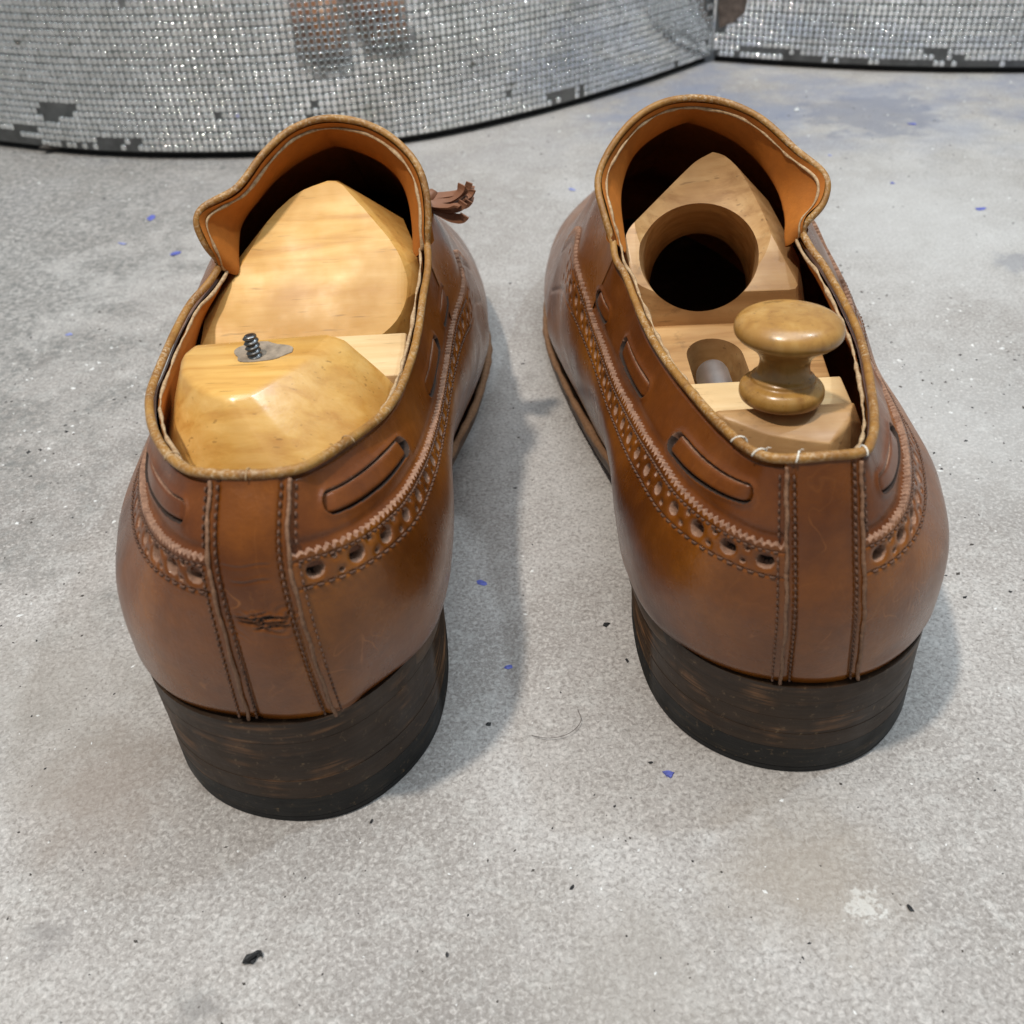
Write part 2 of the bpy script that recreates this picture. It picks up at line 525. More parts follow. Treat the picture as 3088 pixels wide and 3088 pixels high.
def smooth_by_angle(me, ang):
    """flat facets, soft bevels"""
    me.polygons.foreach_set('use_smooth', np.ones(len(me.polygons), bool))
    bm = bmesh.new(); bm.from_mesh(me)
    for e in bm.edges:
        if len(e.link_faces) == 2: e.smooth = e.calc_face_angle(0.) < ang
    bm.to_mesh(me); bm.free()

# ------------------------------------------------------------------ the shoes
PINK_R = np.array([(0, .64), (.0065, .645), (.013, .656), (.0225, .69), (.032, .715), (.0435, .738), (.0575, .75), (.071, .757), (.088, .757),
                   (.1035, .738), (.1175, .72), (.134, .70), (.15, .675), (.19, .58), (.23, .50)])
PINK_L = np.array([(0, .665), (.0065, .67), (.013, .676), (.023, .69), (.039, .70), (.056, .70), (.075, .705), (.0885, .70),
                   (.1035, .69), (.1175, .67), (.134, .645), (.15, .61), (.19, .56), (.23, .50)])
SEAM = .0077


def pchip_tab(tab, x):
    T = cspline_tangents(tab[:, 0], tab[:, 1:])
    return hermite(tab[:, 0], tab[:, 1:], T, np.asarray(x, float))[..., 0]


def tri(x):
    f = x - np.floor(x)
    return 1 - 4 * np.abs(f - .5)


def capsules(paths, rad):
    V, Fs = [], []
    for p in paths:
        v, f = tube(np.array(p), [rad * .35, rad, rad, rad * .35], 5)
        o = len(V); V += list(v); Fs += [tuple(i + o for i in q) for q in f]
    return V, Fs


def build_shoe(S, org, left, label):
    rng = np.random.default_rng(5 if left else 9)
    root = empty('loafer', org, label, 'shoe', 'pair of brown tassel loafers')
    tab = PINK_L if left else PINK_R
    pink = lambda u: pchip_tab(tab, np.abs(u))
    d_hole, d_st = (.066, .118) if left else (.074, .136)
    stitches = []

    def stitch_line(us, ts, off, gap=.0018, ln=.00125, rise=.0003):
        p = S.pos(us, ts, np.full(len(us), off)); n = S.normal(us, ts)
        if S.flip: n = n * np.array([-1, 1, 1])
        d = np.concatenate([[0], np.cumsum(np.linalg.norm(np.diff(p, axis=0), axis=1))])
        at = lambda x: np.array([np.interp(x, d, p[:, i]) for i in range(3)])
        an = lambda x: np.array([np.interp(x, d, n[:, i]) for i in range(3)])
        x = gap * .4
        while x + ln < d[-1]:
            j = (rng.random() - .5) * .0002
            a, b = x, x + ln
            m1, m2 = a + ln * .25, a + ln * .75
            k = rise + (rng.random() - .5) * .00012
            stitches.append([at(a) - an(a) * .0003, at(m1) + an(m1) * k + j * np.array([0, 0, 1]), at(m2) + an(m2) * k, at(b) - an(b) * .0003])
            x += gap

    # lower panels with pinked top edge, punched holes and a stitched line
    H = .0011
    UEND = .205
    for sd in (1, -1):
        uc = np.arange(SEAM + .0003, UEND, .00023) * sd
        pk = pink(uc)
        r1 = np.linspace(0, 1, 26)[:-1]; r2 = np.linspace(0, 1, 70)
        band = .20
        T = np.concatenate([r1[:, None] * (pk - band)[None], (pk - band)[None] + r2[:, None] * band], 0)
        zig = .0105 * tri(uc / .00185 + rng.random(len(uc)) * .25)
        wz = np.concatenate([np.zeros(25), np.clip((r2 - .86) / .14, 0, 1)])
        T = T + wz[:, None] * zig[None]
        Ug = np.broadcast_to(uc, T.shape)
        base = S.pos(Ug, T)
        off = np.full(T.shape, H)
        off += rng.normal(0, 1, T.shape) * .00001
        # fade the thickness at the very bottom so the panel tucks behind the heel seat
        off *= np.clip(T / .05, .2, 1)
        mi = np.zeros((T.shape[0] - 1, T.shape[1] - 1), int)
        hole = np.zeros(T.shape)
        k, uh = 0, .0121
        while uh < .185:
            big = .00160 if uh < .03 else .00130
            for (du, dt, r, dep) in ((0, -d_hole, big, .0034), (.0041, -d_hole + .030, .00044, .0016), (.0049, -d_hole - .030, .00044, .0016)):
                c = S.pos(np.array(sd * (uh + du)), pink(uh + du) + dt)
                lo = np.abs(np.abs(uc) - uh - du) < .006
                dd = np.linalg.norm(base[:, lo] - c, axis=-1)
                f = np.clip((r + .00008 - dd) / .00016, 0, 1)
                hole[:, lo] = np.maximum(hole[:, lo], f * dep)
                # soft lip around the punched edge
                off[:, lo] -= .00028 * np.exp(-((dd - r) / .0006) ** 2) * (dd > r)
            uh += .0089 * (1 if uh < .1 else .9); k += 1
        off = off - hole
        # groove under the two rows of stitches
        for dt in (d_st, .024):
            g = (T - (pk - dt)[None]) * .058
            off -= .00028 * np.exp(-(g / .00035) ** 2)
        P = S.pos(Ug, T, off)
        rim1 = S.pos(uc, T[-1] + .004, np.full(len(uc), H * .8)); rim2 = S.pos(uc, T[-1] + .006, np.full(len(uc), -.0004))
        P = np.concatenate([P, rim1[None], rim2[None]], 0)
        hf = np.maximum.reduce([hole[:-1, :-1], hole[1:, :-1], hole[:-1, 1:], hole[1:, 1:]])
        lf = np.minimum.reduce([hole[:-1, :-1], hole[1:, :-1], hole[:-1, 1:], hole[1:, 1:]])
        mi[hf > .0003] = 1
        mi[lf > .0015] = 2  # hole bottoms take the painted shade
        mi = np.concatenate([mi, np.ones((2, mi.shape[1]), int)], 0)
        P = P if sd > 0 else P
        link('quarter', grid_mesh('quarter', P, mi, flip=(sd > 0) ^ S.flip), root, (M['leather'], M['raw'], M['recess_shade']))
        us = np.arange(SEAM + .001, .16, .0005) * sd
        stitch_line(us, pink(us) - d_st, H - .0002, .0022, .0016)
        stitch_line(us, pink(us) - .024, H - .0002, .0015, .0010, .0002)

        # collar above it, with slots for the lace
        uth = S.u_throat_med if sd > 0 else -S.u_throat_lat
        uc = np.arange(SEAM + .0003, uth, .00026) * sd
        pk = pink(uc)
        r = np.linspace(0, 1, 110)
        T = (pk - .06)[None] + r[:, None] * (1 - pk + .06)[None]
        Ug = np.broadcast_to(uc, T.shape)
        off = np.zeros(T.shape); carve = np.zeros(T.shape); upside = np.zeros(T.shape)
        laces = [(.0178, .0575, .845, .838), (.0810, .1075, .862, .852), (.1240, .1450, .815, .79)] if not left else \
                [(.0170, .0590, .838, .832), (.0895, .1180, .825, .805), (.1290, .1460, .78, .755)]
        rr = .00245
        for (ua, ub, ta, tb) in laces:
            um, tm = (ua + ub) / 2 * sd, (ta + tb) / 2
            e = 1e-3
            su = np.linalg.norm(S.pos(np.array(um + e), tm) - S.pos(np.array(um - e), tm)) / (2 * e)
            st = np.linalg.norm(S.pos(np.array(um), tm + .02) - S.pos(np.array(um), tm - .02)) / .04
            hl = (ub - ua) / 2 * su - rr
            a = (np.abs(Ug) - (ua + ub) / 2) * su
            tcl = ta + (tb - ta) * (np.abs(Ug) - ua) / (ub - ua)
            b = (T - tcl) * st
            sdf = np.hypot(np.maximum(np.abs(a) - hl, 0), b) - rr
            carve = np.maximum(carve, np.clip((.00010 - sdf) / .0003, 0, 1) * .0021)
            upside = np.where(sdf < .001, b, upside)
            off += .00045 * np.exp(-(np.maximum(sdf, 0) / .0011) ** 2)          # leather lifts around the slot
            # the lace itself
            na, nb_ = 60, 15
            A, B = np.meshgrid(np.linspace(-1, 1, na), np.linspace(-1, 1, nb_))
            wl = rr - .00032
            ax = A * (hl + rr - .0004)
            hw = wl * np.sqrt(np.clip(1 - (np.maximum(np.abs(ax) - hl, 0) / (rr - .0002)) ** 2, .05, 1))
            by = B * hw
            Ul = sd * ((ua + ub) / 2 + ax / su)
            Tl = ta + (tb - ta) * (np.abs(Ul) - ua) / (ub - ua) + by / st
            O = -.0004 + .0009 * (1 - B ** 8) * (1 - .55 * np.abs(A) ** 3) - .0016 * np.clip((np.abs(A) - .82) / .18, 0, 1) ** 2
            O = np.where(np.abs(B) > .99, -.0011, O)
            lm = np.repeat((np.arange(nb_ - 1) >= nb_ - 2)[:, None], na - 1, 1).astype(int)
            link('lace', grid_mesh('lace', S.pos(Ul, Tl, O), lm, flip=(sd > 0) ^ S.flip), root, (M['leather_dark'], M['raw']))
        off += .0004 * np.exp(-((T - (pk + .03)[None]) * .058 / .0012) ** 2) * -1 + .0002 * np.sin(Ug * 210) * np.sin(T * 9)
        off -= carve + .0009 * np.clip((T - .972) / .02, 0, 1)
        P = S.pos(Ug, T, off)
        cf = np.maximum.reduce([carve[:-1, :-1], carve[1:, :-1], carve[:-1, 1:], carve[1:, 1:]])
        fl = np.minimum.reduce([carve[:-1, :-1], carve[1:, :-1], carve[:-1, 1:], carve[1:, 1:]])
        mi = np.where((cf > .0002) & (fl < .0020), np.where(upside[:-1, :-1] > .0004, 1, 2), np.where(cf > .0002, 2, 0))  # lower slot walls and slot floors are painted dark as shade
        link('collar', grid_mesh('collar', P, mi, flip=(sd > 0) ^ S.flip), root, (M['leather_dark'], M['raw'], M['recess_shade']))

        # raised seam beside the back strip, stitched on both sides
        ts = np.linspace(.0, .985, 90)
        wob = .00012 * np.sin(ts * 37 + sd)
        V, Fs = tube(S.pos(sd * SEAM + wob, ts, np.full(90, .0010)), .00042, 6, jitter=.5, rng=rng)
        link('seam_ridge', mesh_from('seam_ridge', V, Fs), root, (M['ridge'],))
        tt = np.linspace(.012, .98, 200)
        lo_t = np.where(tt < pink(SEAM), 1.0, 0.0) * H
        for du, o_ in ((-.0017, .0007), (.0017, None)):
            if o_ is None:
                m = tt > pink(SEAM) + .02
                stitch_line(np.full(m.sum(), sd * (SEAM + du)), tt[m], .0001, .0017, .0011)
                if left or sd > 0:
                    m = tt < pink(SEAM) - .02
                    stitch_line(np.full(m.sum(), sd * (SEAM + du)), tt[m], H, .0017, .0010)
            else:
                stitch_line(np.full(200, sd * (SEAM + du)), tt, o_, .0017, .0011)

    # back strip
    uc = np.linspace(-SEAM, SEAM, 60); t = np.linspace(0, 1, 260)
    Ug, T = np.meshgrid(uc, t)
    off = np.full(T.shape, .0007) * np.clip(T / .05, .2, 1)
    for s_ in (-1, 1):
        off -= .00042 * np.exp(-((Ug - s_ * (SEAM - .0017)) / .0005) ** 2)
    crack = np.zeros(T.shape)
    if left:
        w = np.exp(-((T - .455) / .045) ** 2) * np.clip((SEAM - np.abs(Ug)) / .002, 0, 1)
        ph = T * 150 + 5 * np.sin(Ug * 420 + 1) + 3 * np.sin(Ug * 900 + T * 40)
        off += w * (.00030 * np.sin(ph) * (.5 + .5 * np.sin(Ug * 700 + T * 60)))
        for (ua, ub, tcut, dep) in ((-.0045, .0010, .462, .0011), (-.0010, .0050, .452, .0010), (-.0020, .0056, .438, .0006), (-.0050, .0030, .475, .0006), (-.0010, .0060, .468, .0007), (-.003, .002, .487, .0004), (-.004, .004, .60, .0002), (-.0055, .0045, .655, .00015)):
            x = np.clip(np.minimum(Ug - ua, ub - Ug) / .0012, 0, 1)
            g = (T - tcut - .004 * np.sin(Ug * 800)) * .058
            crack = np.maximum(crack, x * (dep > .0005) * np.exp(-((g + .0001) / .00030) ** 2))
            off += x * dep * .75 * (.5 * np.exp(-((g - .0004) / .00035) ** 2) - 1.2 * np.exp(-((g + .0001) / .00022) ** 2))
    link('heel_strip', grid_mesh('heel_strip', S.pos(Ug, T, off), (crack[:-1, :-1] > .6).astype(int), flip=not S.flip), root, (M['leather_strip'], M['recess_shade']))  # crack grooves carry painted shade

    # vamp and toe
    ua, ub = S.u_throat_med - .003, S.u_throat_lat + S.period + .003
    uc = np.linspace(ua, ub, 230); t = np.linspace(0, 1, 60)
    Ug, T = np.meshgrid(uc, t)
    link('vamp', grid_mesh('vamp', S.pos(Ug, T), None, flip=not S.flip), root, (M['leather'],))

    # lining
    uc = np.linspace(S.umin, S.umax, 420, endpoint=False); t = np.linspace(0, 1, 50)
    Ug, T = np.meshgrid(uc, t)
    th = .0024 * np.clip((1.06 - T) / .10, .45, 1)
    link('lining', grid_mesh('lining', S.pos(Ug, T, -th), None, flip=S.flip, close_u=True), root, (M['lining'],))

    # tongue: flares up and back out of the vamp
    E = np.array(TONGUE_L if left else TONGUE_R)
    n = 120
    Ec = resample(catmull(E, 400), n)
    i0 = list(S.u).index(S.u_throat_med)
    um = np.linspace(S.u_throat_med, S.u[i0 + 2], 80)
    il = list(S.u).index(S.u_throat_lat)
    ul = np.linspace(S.u[il - 2], S.u_throat_lat, 80)
    A = np.concatenate([S.pos(um, 1.), S.pos(ul, 1.)[1:]], 0)       # medial -> lateral
    if left: A = A[::-1]                                            # image left to right on both shoes
    Ac = resample(A, n)
    xr = Ac[n // 2, 0]
    h = np.linspace(0, 1.12, 30)[:, None, None]
    mid = .38 * Ec + .62 * Ac
    inn = np.stack([np.full(n, xr), mid[:, 1] + .006, mid[:, 2] - .030], 1) - mid
    inn /= np.linalg.norm(inn, axis=1, keepdims=True)
    Cc = mid + inn * .0085
    Pm = (1 - h) ** 2 * Ec + 2 * h * (1 - h) * Cc + h * h * Ac
    dn = np.cross(np.gradient(Pm, axis=1), np.gradient(Pm, axis=0))
    dn /= np.maximum(np.linalg.norm(dn, axis=-1, keepdims=True), 1e-12)
    sgn = 1 if (dn[10, n // 2, 2] > 0) else -1
    dn *= sgn
    dn = (dn + np.roll(dn, 1, 1) + np.roll(dn, -1, 1)) / 3
    fo = sgn > 0
    link('tongue', grid_mesh('tongue', Pm + dn * .0011, None, flip=fo), root, (M['leather_dark'],))
    link('tongue_lining', grid_mesh('tongue_lining', Pm - dn * .0011, None, flip=not fo), root, (M['lining'],))

    # piping round the whole mouth and the pale raw edge of the lining inside it
    us = np.linspace(S.u_throat_lat, S.u_throat_med, 300)
    q = S.pos(us, 1., np.full(300, .0003)); q[:, 2] += .0007
    qi = S.pos(us, 1., np.full(300, -.0019)); qi[:, 2] += .0003
    te = Pm[0] + dn[0] * .0003
    ti = Pm[2] * .55 + Pm[1] * .45 - dn[1] * .0014
    if left: loop = np.concatenate([q[::-1][:0], q, te[::-1]], 0); li = np.concatenate([qi, ti[::-1]], 0)
    else: loop = np.concatenate([q, te], 0); li = np.concatenate([qi, ti], 0)
    # which end meets which: pick the orientation with the shorter joins
    if np.linalg.norm(q[-1] - te[0]) < np.linalg.norm(q[-1] - te[-1]):
        loop, li = np.concatenate([q, te], 0), np.concatenate([qi, ti], 0)
    else:
        loop, li = np.concatenate([q, te[::-1]], 0), np.concatenate([qi, ti[::-1]], 0)

    def smooth_closed(P, it):
        for _ in range(it): P = (np.roll(P, 1, 0) + 2 * P + np.roll(P, -1, 0)) / 4
        return P

    def closed_resample(P, n_):
        P = np.concatenate([P, P[:1]], 0); return resample(P, n_ + 1)[:-1]
    loop = smooth_closed(closed_resample(loop, 520), 12); li = smooth_closed(closed_resample(li, 520), 4)
    li = li + smooth_closed(rng.normal(0, .00020, li.shape), 10)
    V, Fs = tube(loop, .00097 * (1 + smooth_closed(rng.normal(0, .04, (len(loop), 1)), 5)[:, 0]), 10, True)
    link('piping', mesh_from('piping', V, Fs), root, (M['piping'],))
    V, Fs = tube(li,   .00038 * (1 + smooth_closed(rng.normal(0, 1.0, (len(li), 1)), 8)[:, 0].clip(-.5, .7)), 6, True)
    link('lining_edge', mesh_from('lining_edge', V, Fs), root, (M['edge'],))
    # stitches along the lining edge of the tongue
    # white binding threads whipped over the piping
    at = np.linspace(S.u_throat_lat, S.u_throat_med, 300)
    for uu in ((-.010, .0052, .020, .0325) if not left else (.040, -.030, -.0002)):
        i = int(np.argmin(np.abs(at - uu)))
        c = S.pos(np.array(uu), 1.); c[2] += .0004
        tg = S.pos(np.array(uu + .001), 1.) - S.pos(np.array(uu - .001), 1.); tg /= np.linalg.norm(tg)
        up = np.array([0, 0, 1.]); sd_ = np.cross(tg, up); sd_ /= np.linalg.norm(sd_)
        sl = .0011 if not left else .0003
        pts = [c + sd_ * .00145 * math.cos(a) + up * .00145 * math.sin(a) + tg * sl * (a / math.pi - .5) for a in np.linspace(.1, math.pi - .2, 14)]
        V, Fs = tube(np.array(pts), .00020 if not left else .00014, 6, jitter=.4, rng=rng)
        link('binding_thread', mesh_from('binding_thread', V, Fs), root, (M['white_thread'] if not left else M['edge'],))
        if not left:
            V2, F2 = [], []
            for q_ in range(4):
                b0 = pts[0] if q_ % 2 else pts[3]
                dirv = rng.normal(0, 1, 3); dirv[1] = -abs(dirv[1]); dirv /= np.linalg.norm(dirv)
                v, f = tube(np.array([b0, b0 + dirv * .0009 + up * .0002, b0 + dirv * .0017 - up * .0002]), [.00012, .0001, .00004], 4)
                F2 += [tuple(i_ + len(V2) for i_ in ff) for ff in f]; V2 += list(v)
            link('loose_fibres', mesh_from('loose_fibres', V2, F2), root, (M['white_thread'],))
    V, Fs = capsules(stitches, .00026)
    so = link('stitching', mesh_from('stitching', V, Fs), root, (M['thread'],)); so['kind'] = 'stuff'

    # sole, from the feather line
    hz = S.hz
    m = 90
    um = np.linspace(0, S.umax - 1e-4, m); ul = np.linspace(0, S.umin + 1e-4, m)

    def ring(us):
        p = S.pos(us, 0.); dp = np.gradient(p, axis=0)
        nrm = np.stack([dp[:, 1], -dp[:, 0]], 1); nrm /= np.linalg.norm(nrm, axis=1, keepdims=True)
        c = p[:, :2] - np.array([.0, .13])
        nrm *= np.sign((nrm * c).sum(1))[:, None]
        w = -.0006 + .0042 * np.clip((p[:, 1] - .06) / .09, 0, 1) ** .8
        o = p.copy(); o[:, :2] += nrm * w[:, None]; return o
    pm, pl = ring(um), ring(ul)
    pm[0, 0] = pl[0, 0] = (pm[0, 0] + pl[0, 0]) / 2
    top = np.concatenate([pm, pl[::-1][1:-1]], 0)
    ringn = len(top)
    th_ = .0058
    rows = []
    for dz, ins in ((0.0002, .0006), (-.0002, .0002), (-.0012, 0), (-th_ + .001, 0), (-th_, .0006)):
        rr_ = top.copy(); rr_[:, 2] += dz
        cen = np.array([0, .14]); v_ = rr_[:, :2] - cen; rr_[:, :2] -= v_ / np.linalg.norm(v_, axis=1, keepdims=True) * ins
        rr_[:, 2] = np.maximum(rr_[:, 2], .0005)
        rows.append(rr_)
    V = np.concatenate(rows, 0); Fs = []
    for i in range(len(rows) - 1):
        for k in range(ringn):
            l = (k + 1) % ringn; Fs.append((i * ringn + k, i * ringn + l, (i + 1) * ringn + l, (i + 1) * ringn + k))
    for base_ in (0, (len(rows) - 1) * ringn):
        for k in range(1, m - 1):
            a1, a2 = k, k + 1 if k + 1 < m else k
            b1, b2 = ringn - k, ringn - k - 1
            if a2 < b2: Fs.append((base_ + a1, base_ + a2, base_ + b2, base_ + b1 if b1 < ringn else base_))
    link('sole', mesh_from('sole', V, Fs, smooth=True), root, (M['sole'],))

    # tan welt edge in front of the heel
    for rr_ in (pm, pl):
        wl_ = rr_[rr_[:, 1] > .10].copy(); wl_[:, 2] += .0002
        V, Fs = tube(resample(wl_, 140), .0013 * (1 + smooth_closed(rng.normal(0, .3, (140, 1)), 4)[:, 0]), 7)
        link('welt', mesh_from('welt', V, Fs), root, (M['welt'],))

    # stacked heel
    mask_m, mask_l = pm[:, 1] < .060, pl[:, 1] < .060
    out = np.concatenate([pm[mask_m][::-1], pl[mask_l][1:]], 0)[:, :2]
    out = resample(np.c_[out, np.zeros(len(out))], 90)[:, :2]
    for _ in range(60):
        out[1:-1] = (out[:-2] + 2 * out[1:-1] + out[2:]) / 4
    out[:, 1] -= out[:, 1].min() + .0006
    cx = np.array([out[:, 0].mean(), .030])
    breast = np.stack([np.linspace(out[-1, 0], out[0, 0], 14)[1:-1], .058 - .006 * np.sin(np.linspace(0, np.pi, 14)[1:-1])], 1)
    poly0 = np.concatenate([out, breast], 0)
    sh = np.array([.0003 if left else .0010, 0])

    def ringz(z, extra=0.):
        f = 1 - z / hz
        s_ = np.array([1.0, 1.0]) * (1.0 - .026 * f + .010 * f * f + extra)
        p = (poly0 - cx) * s_ + cx + sh * f + np.array([-.0004 if left else .0002, 0])
        p[:, 1] += .0002 * f
        return np.c_[p, np.full(len(p), z)]
    z = .0090
    top_z = hz - .0002
    zs = np.linspace(z, top_z, 5)
    for i in range(4):
        ex = rng.normal(0, .0030) * .6
        me = prism_mesh('heel_lift', ringz(zs[i] + .00004, ex), ringz(zs[i + 1] - .00004, ex), .00022)
        link('heel_lift', me, root, (M['heel'],))
    me = prism_mesh('heel_top_piece', ringz(.0004, -.018), ringz(.0020, .004), 0)
    me2 = prism_mesh('heel_top_piece', ringz(.0024, .003), ringz(z, .002), .0003)
    link('heel_top_piece', me2, root, (M['rubber'],)); bpy.data.meshes.remove(me)
    me = prism_mesh('heel_bottom_plate', ringz(.0002, -.010), ringz(.0021, -.001), .0002)
    link('heel_bottom_plate', me, root, (M['lip'],))
    return root, Pm


TONGUE_R = [(-.0309, .1105, .0860), (-.0330, .1150, .0925), (-.0338, .1245, .0992), (-.0290, .130, .1063), (-.0213, .135, .1120), (-.0108, .140, .1139),
            (-.0002, .140, .1131), (.0090, .135, .1106), (.0192, .125, .1035), (.0262, .1155, .0976), (.0244, .1122, .0930), (.0203, .1112, .0888), (.0198, .1117, .0854)]
TONGUE_L = [(-.0226, .1140, .0870), (-.0232, .1125, .0895), (-.0248, .1112, .0940), (-.0262, .1125, .1006), (-.0157, .120, .1053), (-.0087, .127, .1116),
            (-.0008, .135, .1154), (.0072, .140, .1156), (.0155, .140, .1141), (.024, .135, .1111), (.0309, .128, .1048), (.0325, .122, .0957), (.0318, .1195, .0895), (.0315, .1197, .0870)]

shoeL, TPL = build_shoe(SHOE_L, ORG_L, True, 'brown leather loafer with creased heel strip, tree topped by a bare screw inside')
shoeR, TPR = build_shoe(SHOE_R, ORG_R, False, 'brown leather loafer with white threads on its rim, tree with a turned knob inside')

# ------------------------------------------------------------------ tassel on the left shoe
def ribbon(pts, width, thick, up0, twist=0.):
    pts = catmull(pts, 22); n = len(pts)
    t, N, B = frames(pts, False)
    up = np.array(up0, float); V, Fs = [], []
    for i in range(n):
        s = np.cross(t[i], up); s /= np.linalg.norm(s); w = np.cross(s, t[i])
        a = twist * i / n; s, w = s * math.cos(a) + w * math.sin(a), w * math.cos(a) - s * math.sin(a)
        k = width * (.75 + .25 * min(1, i / 6))
        for x, y in ((-1, -1), (1, -1), (1, 1), (-1, 1)): V.append(pts[i] + s * x * k / 2 + w * y * thick / 2)
    for i in range(n - 1):
        for k in range(4):
            l = (k + 1) % 4; Fs.append((i * 4 + k, i * 4 + l, i * 4 + 4 + l, i * 4 + 4 + k))
    Fs += [(3, 2, 1, 0), tuple(range((n - 1) * 4, n * 4))]
    return V, Fs


rg = random.Random(4)
M['tassel'] = leather('dull_brown_tassel_leather', (.16, .065, .035), (.24, .105, .055), (.33, .16, .09), rough=.55, coat=0., scratch=False)
b0 = np.array([.0300, .1490, .0890])
for i in range(13):
    fan = (i % 7 - 3) / 3; lay = i // 7
    o = b0 + np.array([rg.uniform(-.001, .001), rg.uniform(-.002, .002), -.0008 * lay + rg.uniform(-.0006, .0006)])
    ln = rg.uniform(.0105, .0145)
    d_ = np.array([1.0, -.10 + .30 * fan, .16 - .42 * abs(fan) * (1 if i % 2 else .4) - .12 * lay]); d_ /= np.linalg.norm(d_)
    curl = rg.uniform(.3, 1.0) * (1 if i % 3 else -.5)
    pts = [o, o + d_ * ln * .4 + np.array([0, 0, -.0008]), o + d_ * ln * .75 + np.array([0, 0, -.0008]), o + d_ * ln + np.array([0, 0, .0010 * curl]), o + d_ * ln * 1.06 + np.array([0, 0, .0030 * curl])]
    V, Fs = ribbon(pts, rg.uniform(.0018, .0028), .00055, (0, -.55 + .4 * fan, 1), rg.uniform(-1.1, 1.1))
    link('fringe', mesh_from('fringe', V, Fs, smooth=False), shoeL, (M['tassel'],))
V, Fs = tube(catmull([b0 + np.array([-.0005, .0030, -.0006]), b0 + np.array([.0010, .0016, -.0002]), b0 + np.array([.0035, .0000, .0002])], 12), [.0010, .0016, .0020, .0022, .0022, .0020, .0022, .0024, .0024, .0022, .0020, .0016], 10)
link('tassel_knot', mesh_from('tassel_knot', V, Fs), shoeL, (M['tassel'],))

# ------------------------------------------------------------------ shoe tree, left shoe
treeL = empty('shoe_tree', ORG_L, 'pale wooden shoe tree with a bare threaded screw on its heel block', 'shoe tree', 'pair of wooden shoe trees')


def inner(S, us, t, d):
    return S.pos(np.array(us), np.full(len(us), t), np.full(len(us), -d))


FACET = math.radians(24)


def block(name, pts, mat, parent, bevel=.0007, ang=FACET):
    me = hull_mesh(name, pts, bevel, 3); smooth_by_angle(me, ang)
    return link(name, me, parent, (mat,))


plateau = [(-.0226, .0660, .0872), (-.0210, .0712, .0868), (-.0094, .0722, .0870), (.0120, .0735, .0868), (.0049, .0586, .0871), (-.0010, .0520, .0871),
           (-.0048, .0467, .0871), (-.0085, .0454, .0871), (-.0130, .0484, .0871), (-.0178, .0529, .0871), (-.0215, .0590, .0871)]
ring = [(-.0290, .0718, .0715), (-.0288, .0600, .0700), (-.0262, .0440, .0670), (-.0185, .0335, .0645), (-.0050, .0285, .0640), (.0060, .0285, .0640), (.0150, .0335, .0650),
        (.0212, .0440, .0670), (.0240, .0560, .0690), (.0252, .0718, .0725)]
low = [(x, y, .046) for x, y, z in ring]
extra = [(.0140, .0690, .0853)]
hbL = block('heel_block', plateau + ring + low + extra, M['wood_gloss'], treeL, .0013)
# raised ledge in front of the heel block
block('ledge', [(x, y, z) for x in (.0060, .0262) for y in (.0722, .0935) for z in (.046, .0752)] + [(.0272, .0935, .070), (.0268, .0722, .070)], M['wood_pale'], treeL, .0006)
block('bridge', [(x, y, z) for x in (-.0215, .0055) for y in (.0722, .1000) for z in (.046, .0655)], M['wood'], treeL, .0006)
# fore part: one large sloped face
face = [(.0050, .1355, .1005), (.0074, .1352, .1003), (.0120, .1310, .0972), (.0181, .1248, .0923), (.0245, .1165, .0855), (.0262, .1110, .0800),
        (.0240, .1040, .0750), (.0100, .0960, .0685), (-.0150, .0960, .0685), (-.0238, .1000, .0718), (-.0243, .1080, .0785), (-.0183, .1145, .0838), (-.0108, .1270, .0940), (-.0020, .1330, .0990)]
face = [tuple(q_) for q_ in catmull(face + face[:1], 70)]
body = [(.0285, .1130, .0770), (.0290, .1240, .0820), (.0240, .1420, .0860), (.0062, .1480, .0960), (-.0150, .1400, .0860), (-.0275, .1200, .0780), (-.0290, .1080, .0745), (-.0295, .0985, .0700),
        (.0300, .1080, .0480), (-.0270, .1000, .0480), (.0100, .0955, .0480), (.0240, .1030, .0480), (-.0150, .0955, .0480), (.0330, .1700, .0300), (-.0330, .1700, .0300), (.0060, .1750, .0780),
        (.0300, .200, .020), (-.0300, .200, .020), (.0060, .205, .055)]
block('fore_part', face + body, M['wood'], treeL, .0014, math.radians(30))
# threaded screw standing out of the plateau
sc = np.array([-.0055, .0630, .0868])
prof = []; V, Fs = [], []
NSEG, PITCH, HT = 20, .00120, .0054
steps = 110
for i in range(steps + 1):
    z = HT * i / steps
    for k in range(NSEG):
        a = 2 * math.pi * k / NSEG
        ph = (z / PITCH - k / NSEG) % 1
        r = .00122 + .00058 * (1 - abs(2 * ph - 1)) ** .8
        if z > HT - .0004: r = min(r, .00150)
        V.append((r * math.cos(a), r * math.sin(a), z))
for i in range(steps):
    for k in range(NSEG):
        l = (k + 1) % NSEG; Fs.append((i * NSEG + k, i * NSEG + l, (i + 1) * NSEG + l, (i + 1) * NSEG + k))
Fs.append(tuple(range(steps * NSEG, (steps + 1) * NSEG)))
V = [Vector(v) for v in V]
rot = Matrix.Rotation(math.radians(-3), 3, 'Y') @ Matrix.Rotation(math.radians(-4), 3, 'X')
V = [tuple(rot @ v + Vector(sc)) for v in V]
link('screw', mesh_from('screw', V, Fs), treeL, (M['steel'],))
rs = np.random.default_rng(3)
av = np.linspace(0, 2 * np.pi, 40, endpoint=False)
rad_ = 1 + .10 * np.sin(av * 3 + 1) + .06 * np.sin(av * 5) + rs.normal(0, .008, 40)
pt = [(sc[0] + .0012 + .0064 * r * math.cos(a), sc[1] + .0012 + .0056 * r * math.sin(a) * (1 if math.sin(a) > 0 else .62), .08712 + .00012) for a, r in zip(av, rad_)]
